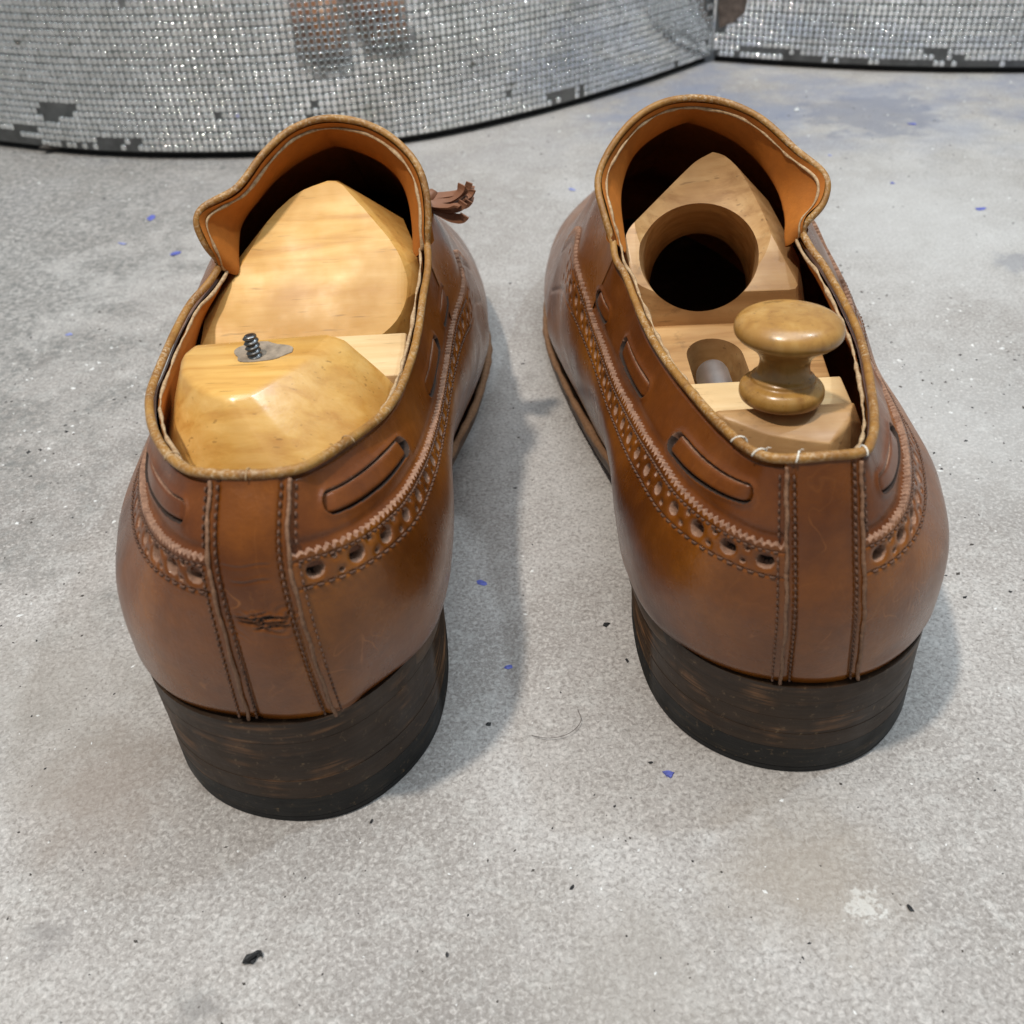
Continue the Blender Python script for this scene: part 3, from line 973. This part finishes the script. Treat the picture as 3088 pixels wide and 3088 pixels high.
pt2 = [(x, y, .0868) for x, y, z in pt]
link('screw_stain', prism_mesh('screw_stain', pt2, pt, 0), treeL, (M['stain'],))

# ------------------------------------------------------------------ shoe tree, right shoe
treeR = empty('shoe_tree', ORG_R, 'worn wooden shoe tree with a turned knob and a large bored hole', 'shoe tree', 'pair of wooden shoe trees')
S = SHOE_R
top = [(-.0165, .0385, .0778), (.0140, .0392, .0776), (-.0152, .0356, .0779), (.0120, .0350, .0779), (-.0150, .0350, .0771), (-.0110, .0327, .0766), (-.0067, .0304, .0762),
       (.0000, .0283, .0757), (.0057, .0271, .0754), (.0092, .0300, .0756), (.0115, .0327, .0768)]
ring = [(-.0185, .0335, .0660), (-.0125, .0285, .0635), (-.0050, .0258, .0620), (.0058, .0232, .0615), (.0120, .0280, .0635), (.0152, .0335, .0665)]
low = [(x, y, .045) for x, y, z in ring]
block('heel_block', top + ring + low + [(-.0205, .0380, .0720), (.0165, .0390, .0720), (-.024, .0380, .045), (.024, .0390, .045)], M['wood_old'], treeR, .0006)
block('ledge', [(-.0205, .0385, .0690), (.0180, .0385, .0690), (-.0185, .0630, .0700), (.0190, .0630, .0700), (-.0205, .0385, .048), (.0215, .0385, .048), (-.0205, .0630, .048), (.0225, .0630, .048)], M['wood_pale'], treeR, .0005)
# deck with the arched slot, and the rod lying in it
deck = block('deck', [(-.0240, .0640, .0610), (.0205, .0640, .0610), (-.0240, .1090, .0640), (.0240, .1090, .0640), (-.0240, .0640, .0440), (.0215, .0640, .0440), (-.0240, .1090, .0440), (.0240, .1090, .0440)], M['wood_old'], treeR, .0005)
slot = []
for z in (.040, .075):
    slot.append([(-.0060 + .0075 * math.cos(a),   .0885 + .0085 * math.sin(a), z) for a in np.linspace(0, math.pi, 16)] + [(-.0135, .060, z), (.0015, .060, z)])
cut = link('slot_cut', prism_mesh('slot_cut', slot[0], slot[1], 0)); cut.location = ORG_R
boolean_cut(deck, [cut]); smooth_by_angle(deck.data, math.radians(30))
p = np.array([(-.0072, .0500, .0572), (-.0070, .0700, .0576), (-.0068, .0862, .0580), (-.0068, .0876, .0580), (-.0068, .0886, .0580)])
V, Fs = tube(p, [.0044, .0044, .0044, .0041, .0026], 24)
link('rod', mesh_from('rod', V, Fs), treeR, (M['tube'],))
# fore part with sloped face and big finger hole
face = [(-.0004, .1368, .1003), (-.0045, .1352, .0991), (-.0095, .1318, .0964), (-.0152, .1275, .0930), (-.0215, .1228, .0892), (-.0268, .1180, .0852), (-.0268, .1120, .0798), (-.0250, .1070, .0760), (-.0210, .1050, .0743),
        (-.0060, .1040, .0735), (.0120, .1035, .0731), (.0184, .1040, .0738), (.0165, .1080, .0770), (.0137, .1120, .0803), (.0112, .1170, .0845), (.0088, .1222, .0886), (.0072, .1275, .0928), (.0055, .1322, .0966), (.0028, .1358, .0995)]
face = [tuple(q_) for q_ in catmull(face + face[:1], 80)]
body = [(.0225, .1080, .0660), (.0228, .1200, .0745), (.0160, .1340, .0862), (-.0020, .1440, .0950), (-.0200, .1330, .0850), (-.0280, .1200, .0780), (-.0285, .1120, .0700), (-.0250, .1050, .0480), (.0240, .1050, .0480), (-.0215, .1045, .0640), (.0180, .1045, .0640),
        (.0330, .1500, .0300), (-.0290, .1500, .0300), (.0300, .1620, .0400), (-.0280, .1620, .0400), (-.0040, .1680, .0820)]
fore = block('fore_part', face + body, M['wood_old'], treeR, .0016, math.radians(35))
hc = np.array([-.0068, .1142, .0806]); ax = Vector((0.17, .80, -.56)).normalized()
prof = [(.0002, -.060), (.0180, -.060), (.0170, -.010), (.0160, .002), (.0156, .110), (.0002, .110)]
cm = lathe_mesh('bore_cut', prof, 64); cm.transform(Matrix.Translation(Vector(hc)) @ ax.to_track_quat('Z', 'Y').to_matrix().to_4x4())
cut = link('bore_cut', cm); cut.location = ORG_R
fn = np.array([0, -.634, .773]); sp_c = np.array([-.0052, .1190, .0862]) + fn * .0235
cs = catmull([(.0001 + .0305 * math.sin(a), -.0305 * math.cos(a), 0) for a in np.linspace(0, math.pi, 24)], 60)[:, :2]
dm = lathe_mesh('dish_cut', [(max(.0001, x), z) for x, z in cs], 64)
dm.transform(Matrix.Translation(Vector(sp_c)) @ Matrix.Diagonal((.92, 1.12, 1, 1)))
cut2 = link('dish_cut', dm); cut2.location = ORG_R
boolean_cut(fore, [cut, cut2])
smooth_by_angle(fore.data, math.radians(30))
prof = [(.0078, -.0004), (.0086, .0000), (.0092, .0012), (.00930, .0024), (.0091, .0036), (.0084, .0046), (.0074, .0052), (.0070, .0056), (.0071, .0061), (.0067, .0066), (.0060, .0072),
        (.0056, .0084), (.0054, .0100), (.0056, .0115), (.0064, .0130), (.0078, .0145), (.0094, .0158), (.0107, .0169), (.01155, .0182), (.0117, .0196), (.0114, .0208), (.0106, .0219), (.0092, .0229),
        (.0070, .0236), (.0045, .0240), (.0020, .0242), (.0004, .02425)]
pc = catmull([(r, z, 0) for r, z in prof], 90)[:, :2]
km = lathe_mesh('knob', [tuple(x) for x in pc], 64)
km.transform(Matrix.Translation((-.0022, .0400, .0792)) @ Matrix.Diagonal((.985, .985, .82, 1)) @ Matrix.Rotation(math.radians(-7), 4, 'X') @ Matrix.Rotation(math.radians(1.5), 4, 'Y'))
link('knob', km, treeR, (M['wood_knob'],))

# ------------------------------------------------------------------ mirror mosaic columns
def mosaic_mat():
    k = NT('mirror_mosaic_glass')
    g = k.n('NewGeometry'); oi = k.n('ObjectInfo')
    r = k.math('FRACT', k.math('ADD', g.outputs['Random Per Island'], oi.outputs['Random']))
    v = k.coords()
    col = k.ramp(r, [(0., (.70, .71, .70)), (.5, (.80, .81, .81)), (1., (.90, .91, .91))])
    d = k.ramp(k.noise(v, 14, 4, .6), [(.50, 0.), (.75, .40)])
    col = k.mix(d, col, (.30, .28, .22))
    spots = k.ramp(k.noise(v, 60, 3, .6), [(.69, 0.), (.73, .8)])
    col = k.mix(spots, col, (.16, .14, .10))
    rg_ = k.ramp(k.noise(v, 35, 3, .5), [(.3, .035), (.7, .10)])
    return k.out(col, rg_, k.bump(k.noise(v, 400, 2, .5), .00003, .4), Metallic=.95)


M['mirror'] = mosaic_mat()
M['grout'] = simple('dark_mosaic_backing', (.20, .205, .205), .4, .3, .35, 90, .0002)
M['core'] = simple('black_column_base', (.010, .010, .010), .8, 0., .3, 60)
M['wornpaint'] = simple('worn_brown_patch', (.10, .075, .062), .8, 0., .5, 160, .0008)
PITCH_T = .0037


def tile_template(w=.00338, d=.0008):
    V, Fs = [], []
    def ringp(h, c, y): return [(-h + c, y, -h), (h - c, y, -h), (h, y, -h + c), (h, y, h - c), (h - c, y, h), (-h + c, y, h), (-h, y, h - c), (-h, y, -h + c)]
    h = w / 2
    V = ringp(h, .00055, 0.) + ringp(h, .00055, -d * .55) + ringp(h - .00038, .0005, -d)
    for i in range(2):
        for k in range(8):
            l = (k + 1) % 8; Fs.append((i * 8 + k, i * 8 + l, (i + 1) * 8 + l, (i + 1) * 8 + k))
    Fs.append(tuple(range(16, 24)))
    return np.array(V), Fs


TV, TF = tile_template()
TS = np.array([len(f) == 4 for f in TF])


def column(base, label, height, missing, seed, n_single, shift=0.):
    rngc = np.random.default_rng(seed)
    base = np.array([(x, y, 0) for x, y in base], float)
    fine = catmull(base, 2000)
    L = np.linalg.norm(np.diff(fine, axis=0), axis=1).sum()
    nc, nr = int(L / PITCH_T), int(height / PITCH_T)
    C0 = resample(fine, nc + 1)
    mid = (C0[1:] + C0[:-1]) / 2; tg = C0[1:] - C0[:-1]; tg /= np.linalg.norm(tg, axis=1, keepdims=True)
    nrm = np.stack([tg[:, 1], -tg[:, 0], np.zeros(nc)], 1)         # towards the viewer
    root = empty('mirror_column', (float(mid[nc // 2][0]), float(mid[nc // 2][1]), 0), label, 'mirror column', 'mirror mosaic columns')
    org = np.array(root.location)
    # backing wall and the recessed dark foot
    for nm, off, z0, z1, mat in (('backing', 0., .0045, height + .004, M['grout']), ('foot', .0045, 0., .0045, M['core'])):
        fr = C0 - np.concatenate([nrm, nrm[-1:]], 0) * off - org
        bk = fr - np.concatenate([nrm, nrm[-1:]], 0) * .03
        pb = [(p[0], p[1], z0) for p in fr] + [(p[0], p[1], z0) for p in bk[::-1]]
        ptp = [(p[0], p[1], z1) for p in fr] + [(p[0], p[1], z1) for p in bk[::-1]]
        link(nm, prism_mesh(nm, pb, ptp, 0), root, (mat,))
    cells = []
    for i in range(nc):
        for j in range(nr):
            if missing(i, j, mid[i], rngc): continue
            p = mid[i] + nrm[i] * .0001; z = .0066 + j * PITCH_T
            dist = np.linalg.norm(np.array([p[0], p[1], z]) - np.array([0, 0, CAM_H]))
            sx = p[0] / max(.1, p[1])
            cells.append((dist + (5 if abs(sx) > .62 or z > .10 else 0), i, j, p, z))
    cells.sort(key=lambda c: c[0])
    VV, FF = [], []
    me = mesh_from('tile', TV, TF); me.polygons.foreach_set('use_smooth', TS); me.materials.append(M['mirror'])
    rowj = rngc.normal(0, .00010, nr)
    for q, (_, i, j, p, z) in enumerate(cells):
        a = math.atan2(tg[i][1], tg[i][0])
        rx, ry, rz = rngc.normal(0, .0045), rngc.normal(0, .010), rngc.normal(0, .0045)
        jit = rngc.normal(0, .00009, 3)
        Mx = Matrix.Translation((p[0] - org[0] + jit[0], p[1] - org[1] + jit[1] * .5, z + rowj[j] + jit[2])) @ Matrix.Rotation(a + rz, 4, 'Z') @ Matrix.Rotation(rx, 4, 'X') @ Matrix.Rotation(ry * .5, 4, 'Y')
        if q < n_single:
            o = bpy.data.objects.new('tile', me); COL.objects.link(o); o.parent = root; o.matrix_local = Mx
        else:
            A = np.array(Mx); v = TV @ A[:3, :3].T + A[:3, 3]
            FF.append(len(VV) * 24); VV.append(v)
    V = np.concatenate(VV, 0)
    nT = len(VV)
    big = bpy.data.meshes.new('mosaic')
    loops = np.concatenate([np.array([i for f in TF for i in f]) + 24 * t for t in range(nT)])
    sizes = np.tile(np.array([len(f) for f in TF]), nT)
    big.vertices.add(len(V)); big.vertices.foreach_set('co', V.reshape(-1).astype(np.float32))
    big.loops.add(len(loops)); big.loops.foreach_set('vertex_index', loops.astype(np.int32))
    big.polygons.add(len(sizes)); big.polygons.foreach_set('loop_start', np.concatenate([[0], np.cumsum(sizes)[:-1]]).astype(np.int32))
    big.polygons.foreach_set('use_smooth', np.tile(TS, nT))
    big.update(calc_edges=True)
    mo = link('mosaic', big, root, (M['mirror'],)); mo['kind'] = 'stuff'
    return root, mid, nrm


baseL = [(-.520, .800), (-.410, .706), (-.3065, .6500), (-.2312, .6195), (-.1652, .6060), (-.1145, .6030), (-.0408, .6185), (.0241, .6520), (.0969, .7045), (.1555, .7570)]
baseR = [(.1570, .7560), (.2091, .7310), (.2733, .7070), (.348, .6900), (.430, .6800), (.520, .6830), (.600, .7000)]


def miss_left(i, j, p, r):
    x = p[0]
    if j == 0 and (x < -.272 or -.262 < x < -.222 and r.random() < .25): return x < -.272 or r.random() < .8
    if j <= 1 and -.232 < x < -.205 and r.random() < (.9 if j == 0 else .75): return True
    if j == 0 and -.222 < x < -.200: return r.random() < .55
    if j in (4, 5, 6) and abs(x + .252 + .004 * (6 - j)) < (.013, .010, .006)[6 - j] * 1.1: return r.random() < .96
    if j == 2 and -.290 < x < -.272: return r.random() < .9
    if j == 1 and -.315 < x < -.285: return r.random() < .8
    if j < 2 and .035 < x < .060: return r.random() < .75
    if x > .1475 and j > 6: return r.random() < .6
    return r.random() < .004


def miss_right(i, j, p, r):
    x = p[0]
    if x < .180 and 4 + int(max(0, x - .163) * 500) <= j <= 13: return r.random() < .93
    if j == 0: return r.random() < (.75 if .19 < x < .36 else .3)
    if j == 1 and (.175 < x < .21 or .285 < x < .31): return r.random() < .85
    if j == 2 and .285 < x < .300: return r.random() < .8
    return r.random() < .006


colL, midL, nL = column(baseL, 'curved column faced in small mirror tiles, directly behind both loafers', .160, miss_left, 11, 300)
colR, midR, nR = column(baseR, 'mirror tiled column further right with a bare brown patch at its edge', .160, miss_right, 12, 300)
# bare brown patch at the left edge of the right column
pv = np.array([(.1600, .7545, .0225), (.1680, .7500, .0270), (.1745, .7470, .0330), (.1760, .7463, .0430), (.1700, .7490, .0500), (.1690, .7495, .0640), (.1590, .7550, .0660), (.1585, .7555, .0350)])
orgR = np.array(colR.location)
fr = pv + np.array([-.0012, -.0022, 0]) * .5 - orgR; bk = fr + np.array([.001, .002, 0])
link('bare_patch', prism_mesh('bare_patch', [tuple(p) for p in bk], [tuple(p) for p in fr], .0002), colR, (M['wornpaint'],))

# ------------------------------------------------------------------ concrete floor
def floor_mat():
    k = NT('worn_concrete'); v = k.coords()
    big = k.noise(v, 5.5, 4, .55); med = k.noise(v, 38, 5, .62, .5); fine = k.noise(v, 1500, 4, .7)
    col = k.ramp(big, [(.38, (.275, .250, .235)), (.5, (.378, .350, .332)), (.63, (.475, .452, .436))])
    col = k.mix(k.ramp(med, [(.42, 0.), (.70, .55)]), col, (.275, .248, .226))
    col = k.mix(k.ramp(k.noise(v, 150, 5, .7, .8), [(.50, 0.), (.72, .42)]), col, (.60, .59, .57))
    # grainy surface: pale fibres of worn paste and dark pits between them
    f2 = k.noise(v, 950, 4, .65, .6)
    col = k.mix(k.ramp(f2, [(.51, 0.), (.66, .6)]), col, (.635, .60, .572))
    col = k.mix(k.ramp(f2, [(.36, .62), (.48, 0.)]), col, (.18, .160, .145))
    col = k.mix(k.ramp(fine, [(.28, .45), (.42, 0.)]), col, (.12, .11, .10))
    # rough darker zone on the left, pitted
    gx = k.n('SeparateXYZ'); k.l(v, gx.inputs[0])
    zone = k.math('SUBTRACT', k.math('MULTIPLY', gx.outputs[0], -7.), .80)
    zone = k.math('ADD', zone, k.math('MULTIPLY', k.math('SUBTRACT', med, .5), 2.2))
    zone = k.math('ADD', zone, k.math('MULTIPLY', k.math('SUBTRACT', gx.outputs[1], .30), .8))
    zf = k.ramp(zone, [(.0, 0.), (.8, 1.)])
    pit = k.ramp(k.noise(v, 330, 5, .72, .4), [(.38, .9), (.62, .10)])
    col = k.mix(k.math('MULTIPLY', zf, pit), col, (.14, .14, .135))
    # blue paint dust near the columns
    bl = k.math('MULTIPLY', k.ramp(gx.outputs[1], [(.50, 0.), (.62, .75)]), k.ramp(k.noise(v, 16, 5, .6), [(.44, 0.), (.60, 1.)]))
    bl = k.math('MULTIPLY', bl, k.ramp(gx.outputs[0], [(.02, .15), (.10, 1.)]))
    col = k.mix(k.math('MULTIPLY', bl, .75), col, (.190, .215, .300))
    def spot(col, x, y, rad, c, strength, ragged=.5, sc=60., soft=.5):
        dx = k.math('MULTIPLY', k.math('SUBTRACT', gx.outputs[0], x), 1 / rad)
        dy = k.math('MULTIPLY', k.math('SUBTRACT', gx.outputs[1], y), 1 / rad)
        d = k.math('SQRT', k.math('ADD', k.math('MULTIPLY', dx, dx), k.math('MULTIPLY', dy, dy)))
        d = k.math('ADD', d, k.math('MULTIPLY', k.math('SUBTRACT', k.noise(v, sc, 5, .65), .5), ragged * 4))
        return k.mix(k.ramp(d, [(1 - soft, strength), (1., 0.)]), col, c)
    col = spot(col, .228, .628, .045, (.17, .18, .23), .60, .6, 55, .35)
    col = spot(col, .130, .640, .065, (.20, .22, .29), .55, .35, 40, .3)
    col = spot(col, .0693, .1158, .0038, (.72, .72, .70), .75, 1.3, 650, .5)
    col = spot(col, .0600, .1250, .026, (.30, .25, .20), .55, .35, 70, .8)
    col = spot(col, -.1027, .1183, .0060, (.17, .155, .15), .5, .8, 320, .8)
    col = spot(col, -.0678, .1018, .0060, (.17, .16, .155), .5, .9, 320, .8)
    col = spot(col, -.100, .158, .026, (.25, .20, .165), .55, .45, 80, .8)
    col = spot(col, -.125, .185, .040, (.28, .25, .22), .45, .5, 60, .8)
    col = spot(col, .228, .415, .012, (.17, .17, .20), .6, .6, 160, .5)
    col = spot(col, .020, .100, .030, (.31, .28, .25), .4, .5, 70, .8)
    col = spot(col, .150, .300, .080, (.56, .55, .54), .45, .3, 40, .8)
    col = spot(col, .190, .470, .110, (.58, .57, .56), .45, .3, 30, .8)
    # small dark and oily spots
    sp = k.ramp(k.noise(v, 23, 4, .6), [(.66, 0.), (.76, .6)])
    col = k.mix(sp, col, (.17, .155, .145))
    nb = k.bump(f2, .0006, .45)
    nb = k.bump(fine, .0004, .35, nb)
    nb = k.bump(med, .0012, .35, nb)
    return k.out(col, k.ramp(f2, [(.3, .62), (.7, .80)]), nb)


fm = floor_mat()
n = 61
gx, gy = np.meshgrid(np.linspace(-3, 3, n), np.linspace(-2, 4, n))
flo = link('floor', grid_mesh('floor', np.stack([gx, gy, np.zeros_like(gx)], -1)), None, (fm,))
flo['kind'] = 'structure'
flo['label'] = 'worn grey concrete floor with specks of paint and dirt'

# patches on the floor: a bluish grey smear, spilled plaster, oily spots
def blob(name, cx, cy, rx, ry, mat, z, seed, lumps=.18, rot=0., parent=None):
    r = np.random.default_rng(seed); n_ = 72; a = np.linspace(0, 2 * np.pi, n_, endpoint=False)
    f = 1 + sum(lumps / (q ** .7) * r.normal() * .6 * np.sin(q * a + r.random() * 7) for q in range(2, 12))
    P = np.stack([rx * f * np.cos(a), ry * f * np.sin(a)], 1)
    c, s_ = math.cos(rot), math.sin(rot); P = P @ np.array([[c, s_], [-s_, c]])
    top = [(cx + x, cy + y, z) for x, y in P]; bot = [(cx + x * 1.02, cy + y * 1.02, .00002) for x, y in P]
    o = link(name, prism_mesh(name, bot, top, 0), parent, (mat,)); return o


M['paint_blue'] = simple('blue_paint_flake', (.10, .12, .42), .5, 0., .35, 900)
M['paint_pale'] = simple('pale_blue_paint_flake', (.22, .25, .50), .6, 0., .3, 900)
M['black_bit'] = simple('black_crumb', (.012, .012, .013), .6, 0., .4, 900, .0004)
M['white_bit'] = simple('white_crumb', (.75, .75, .74), .5, 0., .1, 900)
M['grit'] = simple('dark_grit', (.06, .052, .046), .8, 0., .5, 900)
M['hair'] = simple('hair', (.05, .035, .028), .5)


def chip(name, x, y, size, mat, seed, flat=.3, elong=1.4):
    r = np.random.default_rng(seed)
    pts = r.normal(0, 1, (14, 3)); pts /= np.linalg.norm(pts, axis=1, keepdims=True)
    pts *= np.array([elong, 1, flat]) * size * (.75 + .5 * r.random((14, 1)))
    a = r.random() * 6.3; c, s_ = math.cos(a), math.sin(a)
    pts = pts @ np.array([[c, s_, 0], [-s_, c, 0], [0, 0, 1.]])
    pts[:, 2] -= pts[:, 2].min()
    me = hull_mesh(name, [tuple(p) for p in pts], 0)
    o = link(name, me, None, (mat,)); o.location = (x, y, 0.); return o


def tagchip(o, label, cat, group=None):
    o['label'] = label; o['category'] = cat
    if group: o['group'] = group


# star-shaped blue flake beside the right heel
o = bpy.data.objects.new('paint_flake', None)
P = []
for i, r_ in enumerate([.95, .55, .75, .8, 1.15, .5, .62, .42, .85, .70, .5]):
    a = i * math.pi * 2 / 11 + .3; P.append((.0016 * r_ * math.cos(a), .0014 * r_ * math.sin(a)))
me = prism_mesh('paint_flake', [(x, y, .00002) for x, y in P], [(x * .9, y * .9, .0005) for x, y in P], .0001)
o = link('paint_flake', me, None, (M['paint_blue'],)); o.location = (.0339, .1518, 0)
tagchip(o, 'bright blue ragged paint flake on the floor just left of the right heel', 'paint flake')
blue_at = [(-.1862, .4882, 1.5, 'pale blue paint flake upper left, beside its darker companion'), (-.1795, .5197, 2.0, 'blue paint flake near the foot of the large mirror column, left of the left loafer'),
           (-.1562, .4718, 2.0, 'larger blue paint flake left of the left loafer tongue'), (-.1832, .3934, 1.4, 'lone pale blue paint flake at far left on the pitted concrete'),
           (.0402, .5289, 1.4, 'pale blue paint flake on the floor between the two tongues'), (.235, .4752, 1.8, 'blue paint flake at far right, level with the right tongue corner'),
           (.246, .604, 1.8, 'blue paint flake at the far right edge below the right column'), (.205, .515, 1.2, 'small blue paint flake right of the right loafer tongue'),
           (-.0035, .189, .8, 'tiny blue paint flake in the shadow beside the left heel'), (-.010, .223, 1.0, 'blue paint flake in shadow beside the left shoe counter'),
           (.066, .560, 1.2, 'pale blue paint flake just behind the right tongue top'), (.185, .560, 1.0, 'small pale blue paint flake on the bluish stain behind the right loafer')]
for i, (x, y, s_, lb) in enumerate(blue_at):
    o = chip('paint_flake', x, y, .0010 * s_, M['paint_blue'] if 'pale' not in lb else M['paint_pale'], 40 + i, .2, 1.8)
    tagchip(o, lb, 'paint flake', 'small paint flakes scattered on the concrete')
o = chip('crumb', -.0583, .1112, .00105, M['black_bit'], 71, .55, 1.3)
v2, f2 = tube(catmull([(-.0016, -.001, .0006), (.0002, .0, .0013), (.0018, .0009, .0010), (.0022, .0001, .0004)], 10), [.0002, .0005, .0007, .0006, .0006, .0005, .0005, .0004, .0003, .0001], 6)
bm = bmesh.new(); bm.from_mesh(o.data); me = mesh_from('t', v2, f2, smooth=False); bm.from_mesh(me); bm.to_mesh(o.data); bm.free(); bpy.data.meshes.remove(me)
tagchip(o, 'black curled crumb alone on the concrete in front of the left heel', 'crumb')
bits = [(.0785, .1147, 1.0, 'small dark crumb on the concrete low at the right of the picture'), (.0088, .1235, .8, 'dark crumb in the middle of the foreground concrete'),
        (-.018, .110, .7, 'small dark crumb between the black curled crumb and the middle of the foreground'), (.030, .1555, .6, 'tiny dark crumb beside the bright blue flake'),
        (.0245, .203, 1.2, 'dark crumb close to the inner side of the right heel, higher of two'), (.0285, .189, .8, 'small dark crumb close to the inner side of the right heel, lower of two'),
        (-.036, .143, .8, 'dark crumb just in front of the left heel edge'), (.106, .117, .8, 'dark crumb in the lower right corner of the concrete'),
        (-.0085, .170, .9, 'dark crumb in the shadow edge right of the left heel'), (.1110, .210, .9, 'dark crumb at the right side of the right loafer counter')]
for i, (x, y, s_, lb) in enumerate(bits):
    o = chip('crumb', x, y, .00062 * s_, M['black_bit'], 90 + i, .5, 1.7)
    tagchip(o, lb, 'crumb', 'dark crumbs scattered on the concrete')
o = chip('debris_lump', -.268, .636, .0060, M['grit'], 64, .5, 1.3); tagchip(o, 'brown fuzzy dirt lump against the foot of the mirror column', 'dirt lump')
for i, (x, y, s_, lb) in enumerate([(.146, .655, 1.8, 'bright white chip on the bluish stain, left of two behind the right tongue'), (.187, .640, 1.9, 'bright white chip on the bluish stain, right of two behind the right tongue'),
                                    (.138, .600, 1.6, 'white chip nearest behind the right tongue corner'), (.060, .648, 1.6, 'white chip by the dark foot of the large mirror column, right of centre'),
                                    (-.100, .585, 1.8, 'white chip at the foot of the large mirror column above the left tongue')]):
    o = chip('glass_chip', x, y, .0009 * s_, M['white_bit'], 130 + i, .5, 1.3)
    tagchip(o, lb, 'chip', 'white chips near the mirror columns')
V, Fs = tube(catmull([(.0020, .1655, .0003), (.0060, .1640, .0008), (.0115, .1650, .0012), (.0145, .1690, .0009), (.0140, .1730, .0004)], 40), .00007, 5)
o = link('hair', mesh_from('hair', V, Fs), None, (M['hair'],)); tagchip(o, 'thin curved dark hair on the floor between the two loafers', 'hair')

# countless grains of grit
r = np.random.default_rng(77); VV, FF, MI = [], [], []
for i in range(2600):
    if i < 1500: x, y = r.uniform(-.20, .20), r.uniform(.05, .40)
    else: x, y = r.uniform(-.45, .45), r.uniform(.30, .74)
    if abs(x - ORG_R[0]) < .052 and ORG_R[1] - .002 < y < .46 or abs(x - ORG_L[0]) < .052 and ORG_L[1] - .002 < y < .46: continue
    s_ = .00022 * (1 + 1.4 * r.random() ** 3) * (.8 if y < .2 else 1.4)
    p = r.normal(0, 1, (6, 3)); p = np.array([(1, 0, 0), (-1, 0, 0), (0, 1, 0), (0, -1, 0), (0, 0, .8), (0, 0, -.2)]) * s_ * (.6 + .8 * r.random((6, 1))) * np.array([1.5, .9, .8])
    a = r.random() * 6.3; c, sn = math.cos(a), math.sin(a); p = p @ np.array([[c, sn, 0], [-sn, c, 0], [0, 0, 1.]])
    k = len(VV) * 6; VV.append(p + np.array([x, y, 0]))
    for f in ((0, 2, 4), (2, 1, 4), (1, 3, 4), (3, 0, 4), (2, 0, 5), (1, 2, 5), (3, 1, 5), (0, 3, 5)): FF.append(tuple(q + k for q in f)); MI.append(len(VV) % 3 if len(VV) % 7 else 1)
go = link('grit', mesh_from('grit', np.concatenate(VV, 0), FF, [0 if m_ == 0 else (1 if m_ == 1 else 2) for m_ in MI], False), None, (M['grit'], M['white_bit'], M['black_bit']))
go['kind'] = 'stuff'
